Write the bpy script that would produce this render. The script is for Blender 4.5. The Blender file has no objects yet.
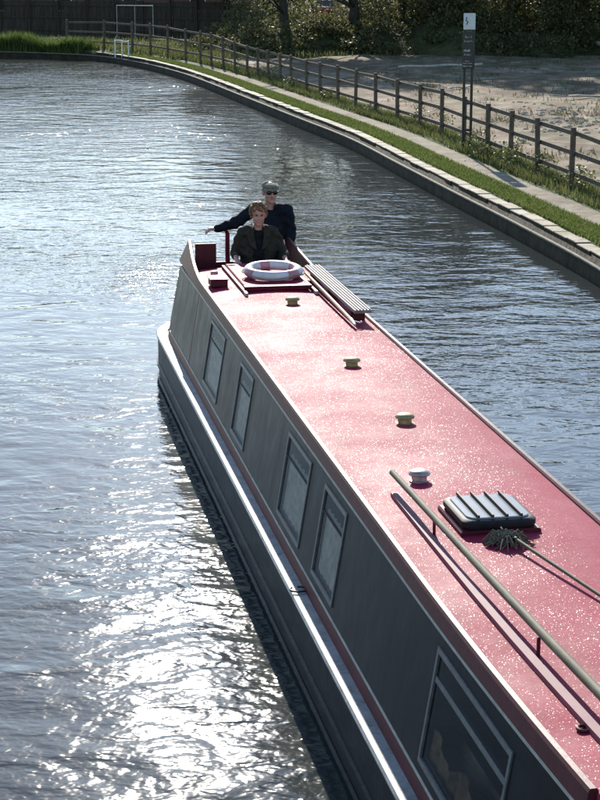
import bpy, math, random
import numpy as np
from mathutils import Vector, Matrix

random.seed(7)
RNG = np.random.default_rng(7)
R = math.radians
scene = bpy.context.scene
COL = scene.collection

# ------------------------------------------------------------------ camera
CAM_H = 5.45
cam = bpy.data.cameras.new('camera')
cam.sensor_fit = 'VERTICAL'
cam.sensor_height = 36.0
cam.lens = 36.0 * 1890.0 / 800.0
cam.clip_start = 0.1
cam.clip_end = 3000.0
cam_o = bpy.data.objects.new('camera', cam)
COL.objects.link(cam_o)
cam_o.location = (0, 0, CAM_H)
cam_o.rotation_euler = (R(90 - 13.105), 0, 0)
scene.camera = cam_o

# ------------------------------------------------------------------ sky, sun, exposure
SUN_EL, SUN_AZ = 24.5, -3.9
world = bpy.data.worlds.new('World')
scene.world = world
world.use_nodes = True
wn, wl = world.node_tree.nodes, world.node_tree.links
sky = wn.new('ShaderNodeTexSky')
sky.sky_type = 'NISHITA'
sky.sun_disc = False
sky.sun_elevation = R(SUN_EL)
sky.sun_rotation = R(SUN_AZ)
sky.air_density = 1.0
sky.dust_density = 0.2
sky.ozone_density = 2.6
wl.new(sky.outputs[0], wn['Background'].inputs[0])
wn['Background'].inputs[1].default_value = 0.145
sun = bpy.data.lights.new('sun', 'SUN')
sun.energy = 4.6
sun.angle = R(0.53)
sun.color = (1.0, 0.94, 0.84)
sun_o = bpy.data.objects.new('sun', sun)
COL.objects.link(sun_o)
d = Vector((math.sin(R(SUN_AZ)) * math.cos(R(SUN_EL)), math.cos(R(SUN_AZ)) * math.cos(R(SUN_EL)), math.sin(R(SUN_EL))))
sun_o.rotation_euler = d.to_track_quat('Z', 'Y').to_euler()
scene.view_settings.view_transform = 'Standard'
scene.view_settings.look = 'None'
scene.view_settings.exposure = 0.62
scene.view_settings.gamma = 1.0
scene.view_settings.use_curve_mapping = False

# ------------------------------------------------------------------ materials
M = {}


class NT:
    """small node-tree helper"""
    def __init__(self, name):
        m = bpy.data.materials.new(name)
        m.use_nodes = True
        self.m, self.n, self.l = m, m.node_tree.nodes, m.node_tree.links
        self.b = self.n['Principled BSDF']
        M[name] = m

    def coord(self, kind='Object'):
        return self.n.new('ShaderNodeTexCoord').outputs[kind]

    def pos(self):
        return self.n.new('ShaderNodeNewGeometry').outputs['Position']

    def mapping(self, vec, scale=(1, 1, 1), rot=(0, 0, 0), loc=(0, 0, 0)):
        k = self.n.new('ShaderNodeMapping')
        k.inputs['Scale'].default_value = scale
        k.inputs['Rotation'].default_value = rot
        k.inputs['Location'].default_value = loc
        self.l.new(vec, k.inputs['Vector'])
        return k.outputs[0]

    def noise(self, vec, scale, detail=3, rough=0.55, dist=0.0):
        k = self.n.new('ShaderNodeTexNoise')
        k.inputs['Scale'].default_value = scale
        k.inputs['Detail'].default_value = detail
        k.inputs['Roughness'].default_value = rough
        k.inputs['Distortion'].default_value = dist
        self.l.new(vec, k.inputs['Vector'])
        return k.outputs['Fac']

    def voro(self, vec, scale, out='Distance', feature='F1'):
        k = self.n.new('ShaderNodeTexVoronoi')
        k.feature = feature
        k.inputs['Scale'].default_value = scale
        self.l.new(vec, k.inputs['Vector'])
        return k.outputs[out]

    def ramp(self, fac, stops):
        k = self.n.new('ShaderNodeValToRGB')
        e = k.color_ramp.elements
        while len(e) < len(stops):
            e.new(0.5)
        for el, (p, c) in zip(e, stops):
            el.position = p
            el.color = (*c, 1) if len(c) == 3 else c
        self.l.new(fac, k.inputs[0])
        return k.outputs[0]

    def mix(self, fac, a, b, blend='MIX'):
        k = self.n.new('ShaderNodeMix')
        k.data_type = 'RGBA'
        k.blend_type = blend
        for s, v in ((k.inputs[0], fac), (k.inputs[6], a), (k.inputs[7], b)):
            if hasattr(v, 'is_linked'):
                self.l.new(v, s)
            elif isinstance(v, (int, float)):
                s.default_value = v
            else:
                s.default_value = (*v, 1)
        return k.outputs[2]

    def math(self, op, a, b=None, clamp=False):
        k = self.n.new('ShaderNodeMath')
        k.operation = op
        k.use_clamp = clamp
        for s, v in zip(k.inputs, (a, b)):
            if v is None:
                continue
            if hasattr(v, 'is_linked'):
                self.l.new(v, s)
            else:
                s.default_value = v
        return k.outputs[0]

    def bump(self, height, dist=0.01, strength=1.0, normal=None):
        k = self.n.new('ShaderNodeBump')
        k.inputs['Strength'].default_value = strength
        k.inputs['Distance'].default_value = dist
        self.l.new(height, k.inputs['Height'])
        if normal is not None:
            self.l.new(normal, k.inputs['Normal'])
        return k.outputs[0]

    def set(self, **kw):
        for k, v in kw.items():
            s = self.b.inputs[k.replace('_', ' ')]
            if hasattr(v, 'is_linked'):
                self.l.new(v, s)
            elif isinstance(v, tuple) and len(v) == 3:
                s.default_value = (*v, 1)
            else:
                s.default_value = v
        return self


def basic(name, colour, rough=0.6, vary=0.25, scale=6.0, bump=0.0, bscale=30.0, metal=0.0, coat=0.0, spec=None):
    t = NT(name)
    c = t.coord()
    f = t.noise(c, scale, 4)
    lo = tuple(x * (1 - vary) for x in colour)
    hi = tuple(min(1, x * (1 + vary)) for x in colour)
    t.set(Base_Color=t.ramp(f, [(0.3, lo), (0.7, hi)]), Roughness=rough, Metallic=metal, Coat_Weight=coat)
    t.b.inputs['Specular IOR Level'].default_value = spec if spec is not None else (0.15 if rough > 0.75 else 0.4)
    if bump:
        t.set(Normal=t.bump(t.noise(c, bscale, 3), bump))
    return t


# --- water
t = NT('water')
p = t.pos()
warp = t.noise(p, 0.11, 2)
hA = t.noise(t.mapping(p, (1.0, 1.35, 1), (0, 0, R(12))), 0.85, 2, 0.5, 0.4)
hB = t.noise(t.mapping(p, (0.8, 1.25, 1), (0, 0, R(-18)), (7, 3, 0)), 2.6, 2, 0.55, 0.5)
hC = t.noise(t.mapping(p, (1, 1.2, 1), (0, 0, R(25)), (2, 9, 0)), 5.6, 2, 0.5, 0.3)
hD = t.noise(p, 15.0, 1, 0.5)
calm = t.ramp(warp, [(0.36, (0.35, 0.35, 0.35)), (0.62, (1.1, 1.1, 1.1))])
fine = t.math('ADD', t.math('MULTIPLY', hB, 0.0205), t.math('ADD', t.math('MULTIPLY', hC, 0.0100), t.math('MULTIPLY', hD, 0.0028)))
fine = t.math('MULTIPLY', fine, calm)
h = t.math('ADD', t.math('MULTIPLY', hA, 0.042), fine)
# churned water left behind the stern, and a gust further off
for cx_, cy_, sx_, sy_, amp in ((-2.7, 33.5, 0.95, 0.26, 0.045), (-8.8, 61.0, 0.40, 0.26, 0.055)):
    sp = t.n.new('ShaderNodeVectorMath')
    sp.operation = 'DISTANCE'
    sp.inputs[1].default_value = (cx_ * sx_, cy_ * sy_, 0)
    t.l.new(t.mapping(p, (sx_, sy_, 1)), sp.inputs[0])
    mask = t.ramp(sp.outputs['Value'], [(0.0, (1, 1, 1)), (1.0, (0, 0, 0))])
    h = t.math('ADD', h, t.math('MULTIPLY', t.math('MULTIPLY', t.noise(p, 3.8, 3), amp), mask))
t.set(Base_Color=t.ramp(warp, [(0.3, (0.036, 0.040, 0.036)), (0.7, (0.050, 0.054, 0.047))]), Roughness=0.065, IOR=1.333,
      Normal=t.bump(h, 1.0))

# --- boat paints
t = NT('roof_red')
c = t.coord()
blotch = t.noise(c, 1.3, 5, 0.65)
dust = t.noise(t.mapping(c, (1, 0.5, 1)), 5.0, 5, 0.7)
vk = t.n.new('ShaderNodeTexVoronoi')
vk.inputs['Scale'].default_value = 175.0
t.l.new(c, vk.inputs['Vector'])
wet = t.ramp(t.noise(c, 0.9, 4, 0.7), [(0.35, (0.35, 0.35, 0.35)), (0.6, (1, 1, 1))])
bead = t.math('MULTIPLY', t.math('LESS_THAN', vk.outputs['Distance'], 0.45), wet)
off = t.n.new('ShaderNodeVectorMath')
off.operation = 'MULTIPLY_ADD'
off.inputs[1].default_value = (0.62, 0.62, 0.0)
off.inputs[2].default_value = (-0.31, -0.31, 0.0)
t.l.new(vk.outputs['Color'], off.inputs[0])
geo = t.n.new('ShaderNodeNewGeometry')
addn = t.n.new('ShaderNodeVectorMath')
t.l.new(geo.outputs['Normal'], addn.inputs[0])
t.l.new(off.outputs[0], addn.inputs[1])
nrm = t.n.new('ShaderNodeVectorMath')
nrm.operation = 'NORMALIZE'
t.l.new(addn.outputs[0], nrm.inputs[0])
stain = t.ramp(t.noise(t.mapping(c, (1.0, 0.35, 1)), 2.0, 6, 0.75), [(0.50, (0, 0, 0)), (0.72, (0.55, 0.55, 0.55))])
col = t.mix(t.ramp(dust, [(0.42, (0, 0, 0)), (0.75, (0.6, 0.6, 0.6))]), (0.325, 0.012, 0.050), (0.36, 0.060, 0.098))
col = t.mix(stain, col, (0.24, 0.085, 0.075))
# plate seams across the roof every 2.4 m
sy = t.n.new('ShaderNodeSeparateXYZ')
t.l.new(c, sy.inputs[0])
fr = t.math('ABSOLUTE', t.math('SUBTRACT', t.math('FRACT', t.math('MULTIPLY', sy.outputs['Y'], 0.4167)), 0.5))
seam = t.math('LESS_THAN', fr, 0.0022)
hgt = t.math('ADD', t.noise(c, 9, 4), t.math('MULTIPLY', seam, 0.6))
t.set(Base_Color=col, Roughness=t.ramp(blotch, [(0.3, (0.60, 0.60, 0.60)), (0.7, (0.72, 0.72, 0.72))]),
      Coat_Weight=t.math('MULTIPLY', bead, 0.15), Coat_Roughness=0.22, Normal=t.bump(hgt, 0.003), Coat_Normal=nrm.outputs[0])
t.b.inputs['Specular IOR Level'].default_value = 0.085
basic('band_red', (0.085, 0.009, 0.016), 0.5, 0.25, 5, 0.002, 14, spec=0.2)
basic('dark_red', (0.085, 0.012, 0.016), 0.55, 0.25, 5, spec=0.2)
basic('rail_red', (0.25, 0.03, 0.045), 0.4, 0.2, 5, coat=0.3)
t = NT('side_black')
c = t.coord()
st = t.noise(t.mapping(c, (2.2, 2.2, 1.2)), 2.0, 6, 0.65)
t.set(Base_Color=t.ramp(st, [(0.3, (0.009, 0.008, 0.009)), (0.75, (0.021, 0.019, 0.021))]), Roughness=t.ramp(st, [(0.3, (0.28, 0.28, 0.28)), (0.8, (0.45, 0.45, 0.45))]),
      Normal=t.bump(t.noise(c, 3.0, 2), 0.004))
t.b.inputs['Specular IOR Level'].default_value = 0.05
t = NT('hull_black')
c = t.coord()
st = t.noise(t.mapping(c, (4, 0.7, 5)), 2.5, 8, 0.72)
t.set(Base_Color=t.ramp(st, [(0.3, (0.014, 0.014, 0.015)), (0.62, (0.030, 0.030, 0.031)), (0.85, (0.075, 0.07, 0.062))]), Roughness=0.42,
      Normal=t.bump(t.noise(c, 2.2, 4), 0.012))
t.b.inputs['Specular IOR Level'].default_value = 0.06
t = NT('gunwale_grey')
c = t.coord()
st = t.noise(c, 7, 6, 0.7)
t.set(Base_Color=t.ramp(st, [(0.3, (0.09, 0.09, 0.09)), (0.5, (0.27, 0.27, 0.26)), (0.8, (0.42, 0.42, 0.40))]), Roughness=0.5, Normal=t.bump(st, 0.004))
basic('cream_line', (0.36, 0.345, 0.30), 0.5, 0.25, 9)
basic('aluminium', (0.13, 0.13, 0.13), 0.5, 0.25, 20, metal=0.3)
basic('alloy', (0.35, 0.35, 0.35), 0.4, 0.2, 9, metal=0.7)
basic('brass', (0.33, 0.25, 0.11), 0.6, 0.3, 22, 0.002, 40, metal=0.2)
basic('worn_brass', (0.42, 0.33, 0.29), 0.4, 0.3, 22, metal=0.4)
basic('black_rubber', (0.014, 0.014, 0.015), 0.65, 0.3, 20)
basic('curtain', (0.66, 0.58, 0.48), 0.9, 0.25, 12, 0.01, 9)
basic('brown_fabric', (0.16, 0.10, 0.055), 0.9, 0.6, 9)
basic('cabin_inside', (0.055, 0.045, 0.035), 0.8, 0.3, 4)
basic('ring_white', (0.66, 0.60, 0.59), 0.45, 0.15, 9)
basic('ring_red', (0.52, 0.22, 0.23), 0.45, 0.2, 9)
basic('rope', (0.34, 0.30, 0.24), 0.9, 0.3, 40)
basic('steel', (0.42, 0.42, 0.42), 0.35, 0.3, 20, metal=0.8)
basic('hook_wood', (0.50, 0.32, 0.10), 0.35, 0.25, 12, coat=0.4)
t = NT('pole_wood')
c = t.coord()
t.set(Base_Color=t.ramp(t.noise(t.mapping(c, (6, 0.9, 6)), 5, 5, 0.7), [(0.3, (0.055, 0.046, 0.025)), (0.55, (0.13, 0.108, 0.060)), (0.8, (0.24, 0.205, 0.13))]), Roughness=0.75)
basic('plank_grey', (0.22, 0.17, 0.17), 0.65, 0.3, 8, 0.003, 25)
basic('plank_pink', (0.20, 0.06, 0.08), 0.65, 0.2, 6)
basic('mop_grey', (0.15, 0.135, 0.095), 0.95, 0.5, 40)
basic('hatch_glass', (0.22, 0.23, 0.24), 0.22, 0.2, 6)


def glass(name, tint, mixv):
    t = NT(name)
    tr = t.n.new('ShaderNodeBsdfTransparent')
    tr.inputs[0].default_value = (*tint, 1)
    gl = t.n.new('ShaderNodeBsdfGlossy')
    gl.inputs['Roughness'].default_value = 0.2
    gl.inputs['Color'].default_value = (0.40, 0.41, 0.43, 1)
    fr = t.n.new('ShaderNodeFresnel')
    fr.inputs['IOR'].default_value = mixv
    mx = t.n.new('ShaderNodeMixShader')
    t.l.new(fr.outputs[0], mx.inputs[0])
    t.l.new(tr.outputs[0], mx.inputs[1])
    t.l.new(gl.outputs[0], mx.inputs[2])
    t.l.new(mx.outputs[0], t.n['Material Output'].inputs[0])


glass('window_glass', (0.88, 0.90, 0.90), 1.4)
# --- people
basic('skin', (0.50, 0.26, 0.19), 0.5, 0.10, 12)
basic('skin_rosy', (0.52, 0.25, 0.185), 0.5, 0.12, 12)
basic('navy_cloth', (0.011, 0.012, 0.018), 0.85, 0.3, 20, 0.03, 9)
basic('olive_cloth', (0.036, 0.031, 0.022), 0.85, 0.35, 18, 0.03, 9)
basic('black_cloth', (0.012, 0.012, 0.014), 0.9, 0.3, 18)
basic('trouser_cloth', (0.02, 0.022, 0.03), 0.9, 0.3, 18)
basic('hair_ginger', (0.17, 0.080, 0.032), 0.6, 0.5, 45, 0.01, 60)
basic('hair_grey', (0.16, 0.14, 0.12), 0.7, 0.4, 45)
t = NT('cap_tweed')
c = t.coord()
t.set(Base_Color=t.ramp(t.noise(c, 70, 3), [(0.35, (0.10, 0.09, 0.06)), (0.65, (0.30, 0.27, 0.19))]), Roughness=0.9)
basic('dark_glass', (0.01, 0.01, 0.012), 0.15, 0.1, 5)
basic('lips', (0.30, 0.085, 0.075), 0.5, 0.1, 10)
basic('teeth', (0.6, 0.57, 0.5), 0.4, 0.1, 10)
basic('eye_dark', (0.03, 0.02, 0.015), 0.2, 0.1, 10)
# --- bank
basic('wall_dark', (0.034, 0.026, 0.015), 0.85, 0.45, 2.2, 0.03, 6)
basic('ledge_concrete', (0.22, 0.195, 0.14), 0.8, 0.35, 4, 0.01, 20)
t = NT('coping')
t.b.inputs['Specular IOR Level'].default_value = 0.15
c = t.pos()
t.set(Base_Color=t.ramp(t.noise(c, 1.7, 5, 0.7), [(0.3, (0.18, 0.145, 0.085)), (0.5, (0.42, 0.355, 0.245)), (0.7, (0.56, 0.50, 0.385))]), Roughness=0.8,
      Normal=t.bump(t.noise(c, 14, 4), 0.02))
t = NT('turf')
t.b.inputs['Specular IOR Level'].default_value = 0.15
c = t.pos()
t.set(Base_Color=t.ramp(t.noise(c, 2.2, 6, 0.7), [(0.3, (0.045, 0.060, 0.016)), (0.55, (0.085, 0.120, 0.026)), (0.75, (0.14, 0.15, 0.05))]), Roughness=0.95,
      Normal=t.bump(t.noise(c, 9, 5), 0.08))
t = NT('path')
t.b.inputs['Specular IOR Level'].default_value = 0.15
c = t.pos()
t.set(Base_Color=t.ramp(t.noise(c, 1.5, 7, 0.72), [(0.28, (0.16, 0.125, 0.08)), (0.5, (0.33, 0.275, 0.195)), (0.72, (0.44, 0.385, 0.29))]), Roughness=0.95,
      Normal=t.bump(t.noise(c, 12, 5), 0.04))
t = NT('waste_ground')
t.b.inputs['Specular IOR Level'].default_value = 0.15
c = t.pos()
big = t.noise(t.mapping(c, (1, 0.55, 1)), 0.16, 5, 0.62, 0.6)
mid = t.noise(t.mapping(c, (1, 0.6, 1)), 0.9, 6, 0.7)
base = t.ramp(mid, [(0.30, (0.090, 0.058, 0.032)), (0.46, (0.185, 0.130, 0.078)), (0.58, (0.30, 0.232, 0.155)), (0.72, (0.50, 0.43, 0.335))])
green = t.ramp(t.noise(c, 0.45, 6, 0.7), [(0.5, (0, 0, 0)), (0.62, (1, 1, 1))])
col = t.mix(t.math('MULTIPLY', green, 0.75), base, (0.085, 0.095, 0.035))
rust = t.ramp(big, [(0.52, (0, 0, 0)), (0.66, (1, 1, 1))])
col = t.mix(t.math('MULTIPLY', rust, 0.5), col, (0.17, 0.095, 0.055))
sx = t.n.new('ShaderNodeSeparateXYZ')
t.l.new(c, sx.inputs[0])
farm = t.math('MULTIPLY', t.math('SUBTRACT', sx.outputs['Y'], 112.0), 0.08, True)
col = t.mix(farm, col, (0.045, 0.055, 0.022))
t.set(Base_Color=col, Roughness=0.95, Normal=t.bump(mid, 0.12))
t = NT('mound_earth')
t.b.inputs['Specular IOR Level'].default_value = 0.15
c = t.pos()
t.set(Base_Color=t.ramp(t.noise(c, 0.9, 6, 0.7), [(0.3, (0.035, 0.040, 0.018)), (0.55, (0.075, 0.080, 0.032)), (0.75, (0.12, 0.10, 0.06))]), Roughness=1.0,
      Normal=t.bump(t.noise(c, 3, 5), 0.2))


def leafmat(name, dark, light, trans=0.35):
    t = NT(name)
    a = t.n.new('ShaderNodeAttribute')
    a.attribute_name = 'tint'
    col = t.ramp(a.outputs['Fac'], [(0.0, dark), (1.0, light)])
    t.set(Base_Color=col, Roughness=0.55)
    tl = t.n.new('ShaderNodeBsdfTranslucent')
    t.l.new(col, tl.inputs[0])
    mx = t.n.new('ShaderNodeMixShader')
    mx.inputs[0].default_value = trans
    t.l.new(t.b.outputs[0], mx.inputs[1])
    t.l.new(tl.outputs[0], mx.inputs[2])
    t.l.new(mx.outputs[0], t.n['Material Output'].inputs[0])


leafmat('leaf_bramble', (0.052, 0.056, 0.020), (0.18, 0.17, 0.062), 0.5)
leafmat('leaf_tree', (0.030, 0.042, 0.014), (0.10, 0.115, 0.034), 0.45)
leafmat('leaf_grass', (0.070, 0.105, 0.018), (0.19, 0.215, 0.055), 0.5)
leafmat('leaf_weed', (0.055, 0.075, 0.018), (0.19, 0.185, 0.065), 0.5)
leafmat('leaf_dry', (0.07, 0.065, 0.025), (0.22, 0.18, 0.09), 0.35)
leafmat('leaf_reed', (0.055, 0.09, 0.018), (0.16, 0.20, 0.05), 0.5)
t = NT('bark')
t.b.inputs['Specular IOR Level'].default_value = 0.15
c = t.coord()
t.set(Base_Color=t.ramp(t.noise(t.mapping(c, (8, 8, 1.2)), 2, 5), [(0.3, (0.025, 0.021, 0.016)), (0.7, (0.075, 0.066, 0.05))]), Roughness=0.95, Normal=t.bump(t.noise(t.mapping(c, (10, 10, 1.5)), 2, 4), 0.05))
t = NT('fence_wood')
t.b.inputs['Specular IOR Level'].default_value = 0.15
c = t.coord()
t.set(Base_Color=t.ramp(t.noise(t.mapping(c, (3, 3, 3)), 3, 6, 0.7), [(0.3, (0.060, 0.045, 0.031)), (0.55, (0.135, 0.105, 0.075)), (0.8, (0.24, 0.195, 0.14))]), Roughness=0.85, Normal=t.bump(t.noise(c, 25, 4), 0.01))
t = NT('board_wood')
t.b.inputs['Specular IOR Level'].default_value = 0.15
c = t.coord()
t.set(Base_Color=t.ramp(t.noise(t.mapping(c, (5, 5, 0.5)), 1.5, 5, 0.7), [(0.3, (0.030, 0.025, 0.019)), (0.75, (0.085, 0.072, 0.053))]), Roughness=0.9)
basic('lit_wood', (0.40, 0.27, 0.13), 0.7, 0.25, 8)
basic('sign_black', (0.012, 0.013, 0.013), 0.4, 0.3, 6)
basic('sign_white', (0.55, 0.58, 0.56), 0.5, 0.1, 6)
basic('sign_text', (0.45, 0.46, 0.43), 0.6, 0.2, 30)
basic('white_paint', (0.72, 0.72, 0.70), 0.5, 0.12, 8)
basic('galvanised', (0.32, 0.33, 0.33), 0.5, 0.2, 8, metal=0.4)
basic('pale_stone', (0.40, 0.325, 0.225), 0.85, 0.3, 3, 0.02, 8)
basic('bleached_log', (0.44, 0.40, 0.33), 0.8, 0.3, 6, 0.02, 12)
t = NT('brick')
t.b.inputs['Specular IOR Level'].default_value = 0.15
c = t.coord()
bk = t.n.new('ShaderNodeTexBrick')
bk.inputs['Color1'].default_value = (0.13, 0.055, 0.038, 1)
bk.inputs['Color2'].default_value = (0.17, 0.075, 0.05, 1)
bk.inputs['Mortar'].default_value = (0.16, 0.13, 0.11, 1)
bk.inputs['Scale'].default_value = 4.4
t.l.new(t.mapping(c, (1, 1, 1), (R(90), 0, 0)), bk.inputs['Vector'])
t.set(Base_Color=bk.outputs[0], Roughness=0.9)
basic('slate', (0.06, 0.06, 0.065), 0.7, 0.3, 3)
basic('car_red', (0.30, 0.05, 0.03), 0.25, 0.1, 2, coat=0.6)
basic('car_blue', (0.03, 0.05, 0.14), 0.25, 0.1, 2, coat=0.6)
basic('car_glass', (0.02, 0.022, 0.025), 0.06, 0.1, 2)


# ------------------------------------------------------------------ mesh helpers
class G:
    def __init__(self):
        self.v, self.f, self.mi = [], [], []
        self.cur = 0

    def add(self, verts, faces):
        o = len(self.v)
        self.v += [tuple(x) for x in verts]
        self.f += [tuple(i + o for i in f) for f in faces]
        self.mi += [self.cur] * len(faces)
        return self

    def box(self, a, b, bev=0.0):
        (x0, y0, z0), (x1, y1, z1) = a, b
        if not bev:
            v = [(x0, y0, z0), (x1, y0, z0), (x1, y1, z0), (x0, y1, z0), (x0, y0, z1), (x1, y0, z1), (x1, y1, z1), (x0, y1, z1)]
            return self.add(v, [(3, 2, 1, 0), (4, 5, 6, 7), (0, 1, 5, 4), (1, 2, 6, 5), (2, 3, 7, 6), (3, 0, 4, 7)])
        e = bev
        rings = []
        for z, k in ((z0, e), (z0 + e, 0), (z1 - e, 0), (z1, e)):
            q = [(x0 + e, y0 + k, z), (x1 - e, y0 + k, z), (x1 - k, y0 + e, z), (x1 - k, y1 - e, z), (x1 - e, y1 - k, z), (x0 + e, y1 - k, z), (x0 + k, y1 - e, z), (x0 + k, y0 + e, z)]
            rings.append(q)
        return self.loft(rings, cap=True)

    def loft(self, rings, cap=True, closed=True):
        n = len(rings[0])
        v = [p for r in rings for p in r]
        f = []
        for i in range(len(rings) - 1):
            for j in range(n if closed else n - 1):
                k = (j + 1) % n
                f.append((i * n + j, i * n + k, (i + 1) * n + k, (i + 1) * n + j))
        if cap:
            f.append(tuple(range(n - 1, -1, -1)))
            o = (len(rings) - 1) * n
            f.append(tuple(range(o, o + n)))
        return self.add(v, f)

    def tube(self, pts, rad, n=10, cap=True, closed=False):
        pts = [Vector(q) for q in pts]
        m = len(pts)
        rad = rad if isinstance(rad, (list, tuple)) else [rad] * m
        rings = []
        ref = None
        for i, q in enumerate(pts):
            if closed:
                tg = pts[(i + 1) % m] - pts[i - 1]
            else:
                tg = pts[min(i + 1, m - 1)] - pts[max(i - 1, 0)]
            tg.normalize()
            if ref is None:
                ref = Vector((0, 0, 1)) if abs(tg.z) < 0.9 else Vector((1, 0, 0))
            a = tg.cross(ref)
            if a.length < 1e-4:
                a = tg.cross(Vector((0.3, 1, 0.2)))
            a.normalize()
            b = a.cross(tg)
            b.normalize()
            ref = b if abs(tg.z) >= 0.0 else ref
            rings.append([q + rad[i] * (math.cos(s) * a + math.sin(s) * b) for s in [2 * math.pi * k / n for k in range(n)]])
        if closed:
            rings.append(rings[0])
        return self.loft(rings, cap=cap and not closed)

    def lathe(self, prof, c=(0, 0, 0), n=20):
        rings = [[(c[0] + r * math.cos(2 * math.pi * k / n), c[1] + r * math.sin(2 * math.pi * k / n), c[2] + z) for k in range(n)] for r, z in prof]
        return self.loft(rings)

    def ball(self, c, r, n=12, m=8, rot=None):
        r = r if isinstance(r, tuple) else (r, r, r)
        rings = []
        for i in range(m + 1):
            a = math.pi * (0.02 + 0.96 * i / m)
            ring = []
            for k in range(n):
                q = Vector((r[0] * math.sin(a) * math.cos(2 * math.pi * k / n), r[1] * math.sin(a) * math.sin(2 * math.pi * k / n), -r[2] * math.cos(a)))
                if rot is not None:
                    q = rot @ q
                ring.append(q + Vector(c))
            rings.append(ring)
        return self.loft(rings)

    def mesh(self, name, mats, smooth=False):
        me = bpy.data.meshes.new(name)
        me.from_pydata(self.v, [], self.f)
        for m in (mats if isinstance(mats, (list, tuple)) else [mats]):
            me.materials.append(M[m])
        if any(self.mi):
            me.polygons.foreach_set('material_index', self.mi)
        if smooth:
            me.polygons.foreach_set('use_smooth', [True] * len(me.polygons))
            try:
                me.set_sharp_from_angle(angle=R(38))
            except Exception:
                pass
        me.update()
        return me

    def build(self, name, mats, parent=None, smooth=False, loc=None, rz=None):
        o = bpy.data.objects.new(name, self.mesh(name, mats, smooth))
        COL.objects.link(o)
        if parent is not None:
            o.parent = parent
        if loc is not None:
            o.location = loc
        if rz is not None:
            o.rotation_euler = (0, 0, rz)
        return o


def link(name, me, parent=None, loc=(0, 0, 0), rot=(0, 0, 0), scale=(1, 1, 1)):
    o = bpy.data.objects.new(name, me)
    COL.objects.link(o)
    o.parent = parent
    o.location, o.rotation_euler, o.scale = loc, rot, scale
    return o


def empty(name, loc, rz=0.0):
    o = bpy.data.objects.new(name, None)
    COL.objects.link(o)
    o.location = loc
    o.rotation_euler = (0, 0, rz)
    o.empty_display_size = 0.2
    return o


def tag(o, label=None, cat=None, group=None, kind=None):
    for k, v in (('label', label), ('category', cat), ('group', group), ('kind', kind)):
        if v:
            o[k] = v
    return o


def fast_mesh(name, V, F, mat, tint=None):
    """V (n,3), F (m,k) numpy, optional per-vertex tint"""
    me = bpy.data.meshes.new(name)
    k = F.shape[1]
    me.vertices.add(len(V))
    me.vertices.foreach_set('co', V.astype(np.float32).ravel())
    me.loops.add(F.size)
    me.loops.foreach_set('vertex_index', F.astype(np.int32).ravel())
    me.polygons.add(len(F))
    me.polygons.foreach_set('loop_start', np.arange(0, F.size, k, dtype=np.int32))
    if tint is not None:
        a = me.attributes.new('tint', 'FLOAT', 'POINT')
        a.data.foreach_set('value', tint.astype(np.float32))
    me.materials.append(M[mat])
    me.update()
    me.validate()
    return me


def leaves(centres, size, tilt=1.0, aspect=0.6):
    """one bent leaf-shaped quad pair per centre"""
    n = len(centres)
    th = RNG.uniform(0, 2 * np.pi, n)
    ph = RNG.normal(0, 0.7, n) * tilt
    d = np.stack([np.cos(th) * np.cos(ph), np.sin(th) * np.cos(ph), np.sin(ph)], 1)
    up = np.stack([RNG.normal(0, .5, n), RNG.normal(0, .5, n), np.ones(n)], 1)
    s = np.cross(d, up)
    s /= np.linalg.norm(s, axis=1, keepdims=True) + 1e-9
    L = (size * RNG.uniform(0.6, 1.4, n))[:, None]
    W = L * aspect * 0.5
    a = centres - d * L * .5
    b = centres + d * L * .5
    m1 = centres + s * W
    m2 = centres - s * W
    m1[:, 2] += (W[:, 0] * .35)
    m2[:, 2] += (W[:, 0] * .35)
    V = np.stack([a, m1, b, m2], 1).reshape(-1, 3)
    i = np.arange(n)[:, None] * 4
    F = np.concatenate([i + np.array([0, 1, 2]), i + np.array([0, 2, 3])], 0)
    tint = np.repeat(np.clip(RNG.normal(.45, .28, n), 0, 1), 4)
    return V, F, tint


def blades(base, height, width, lean=0.35):
    n = len(base)
    th = RNG.uniform(0, 2 * np.pi, n)
    hh = height * RNG.uniform(0.5, 1.25, n)
    ln = hh * np.abs(RNG.normal(0, lean, n))
    s = np.stack([np.cos(th), np.sin(th), np.zeros(n)], 1) * (width * RNG.uniform(.6, 1.3, n))[:, None]
    t2 = th + np.pi / 2 + RNG.normal(0, .5, n)
    tip = base + np.stack([np.cos(t2) * ln, np.sin(t2) * ln, hh], 1)
    mid = base + np.stack([np.cos(t2) * ln * .35, np.sin(t2) * ln * .35, hh * .6], 1)
    V = np.stack([base - s, base + s, mid + s * .7, mid - s * .7, tip], 1).reshape(-1, 3)
    i = np.arange(n)[:, None] * 5
    F = np.concatenate([i + np.array([0, 1, 2]), i + np.array([0, 2, 3]), i + np.array([3, 2, 4])], 0)
    tint = np.repeat(np.clip(RNG.normal(.45, .27, n), 0, 1), 5)
    return V, F, tint


def grid_mesh(name, P, mat, smooth=True):
    """P (a,b,3) grid of points"""
    a, b = P.shape[:2]
    i, j = np.meshgrid(np.arange(a - 1), np.arange(b - 1), indexing='ij')
    k = (i * b + j).ravel()
    F = np.stack([k, k + 1, k + b + 1, k + b], 1)
    me = fast_mesh(name, P.reshape(-1, 3), F, mat)
    if smooth:
        me.polygons.foreach_set('use_smooth', [True] * len(me.polygons))
    return me


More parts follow.
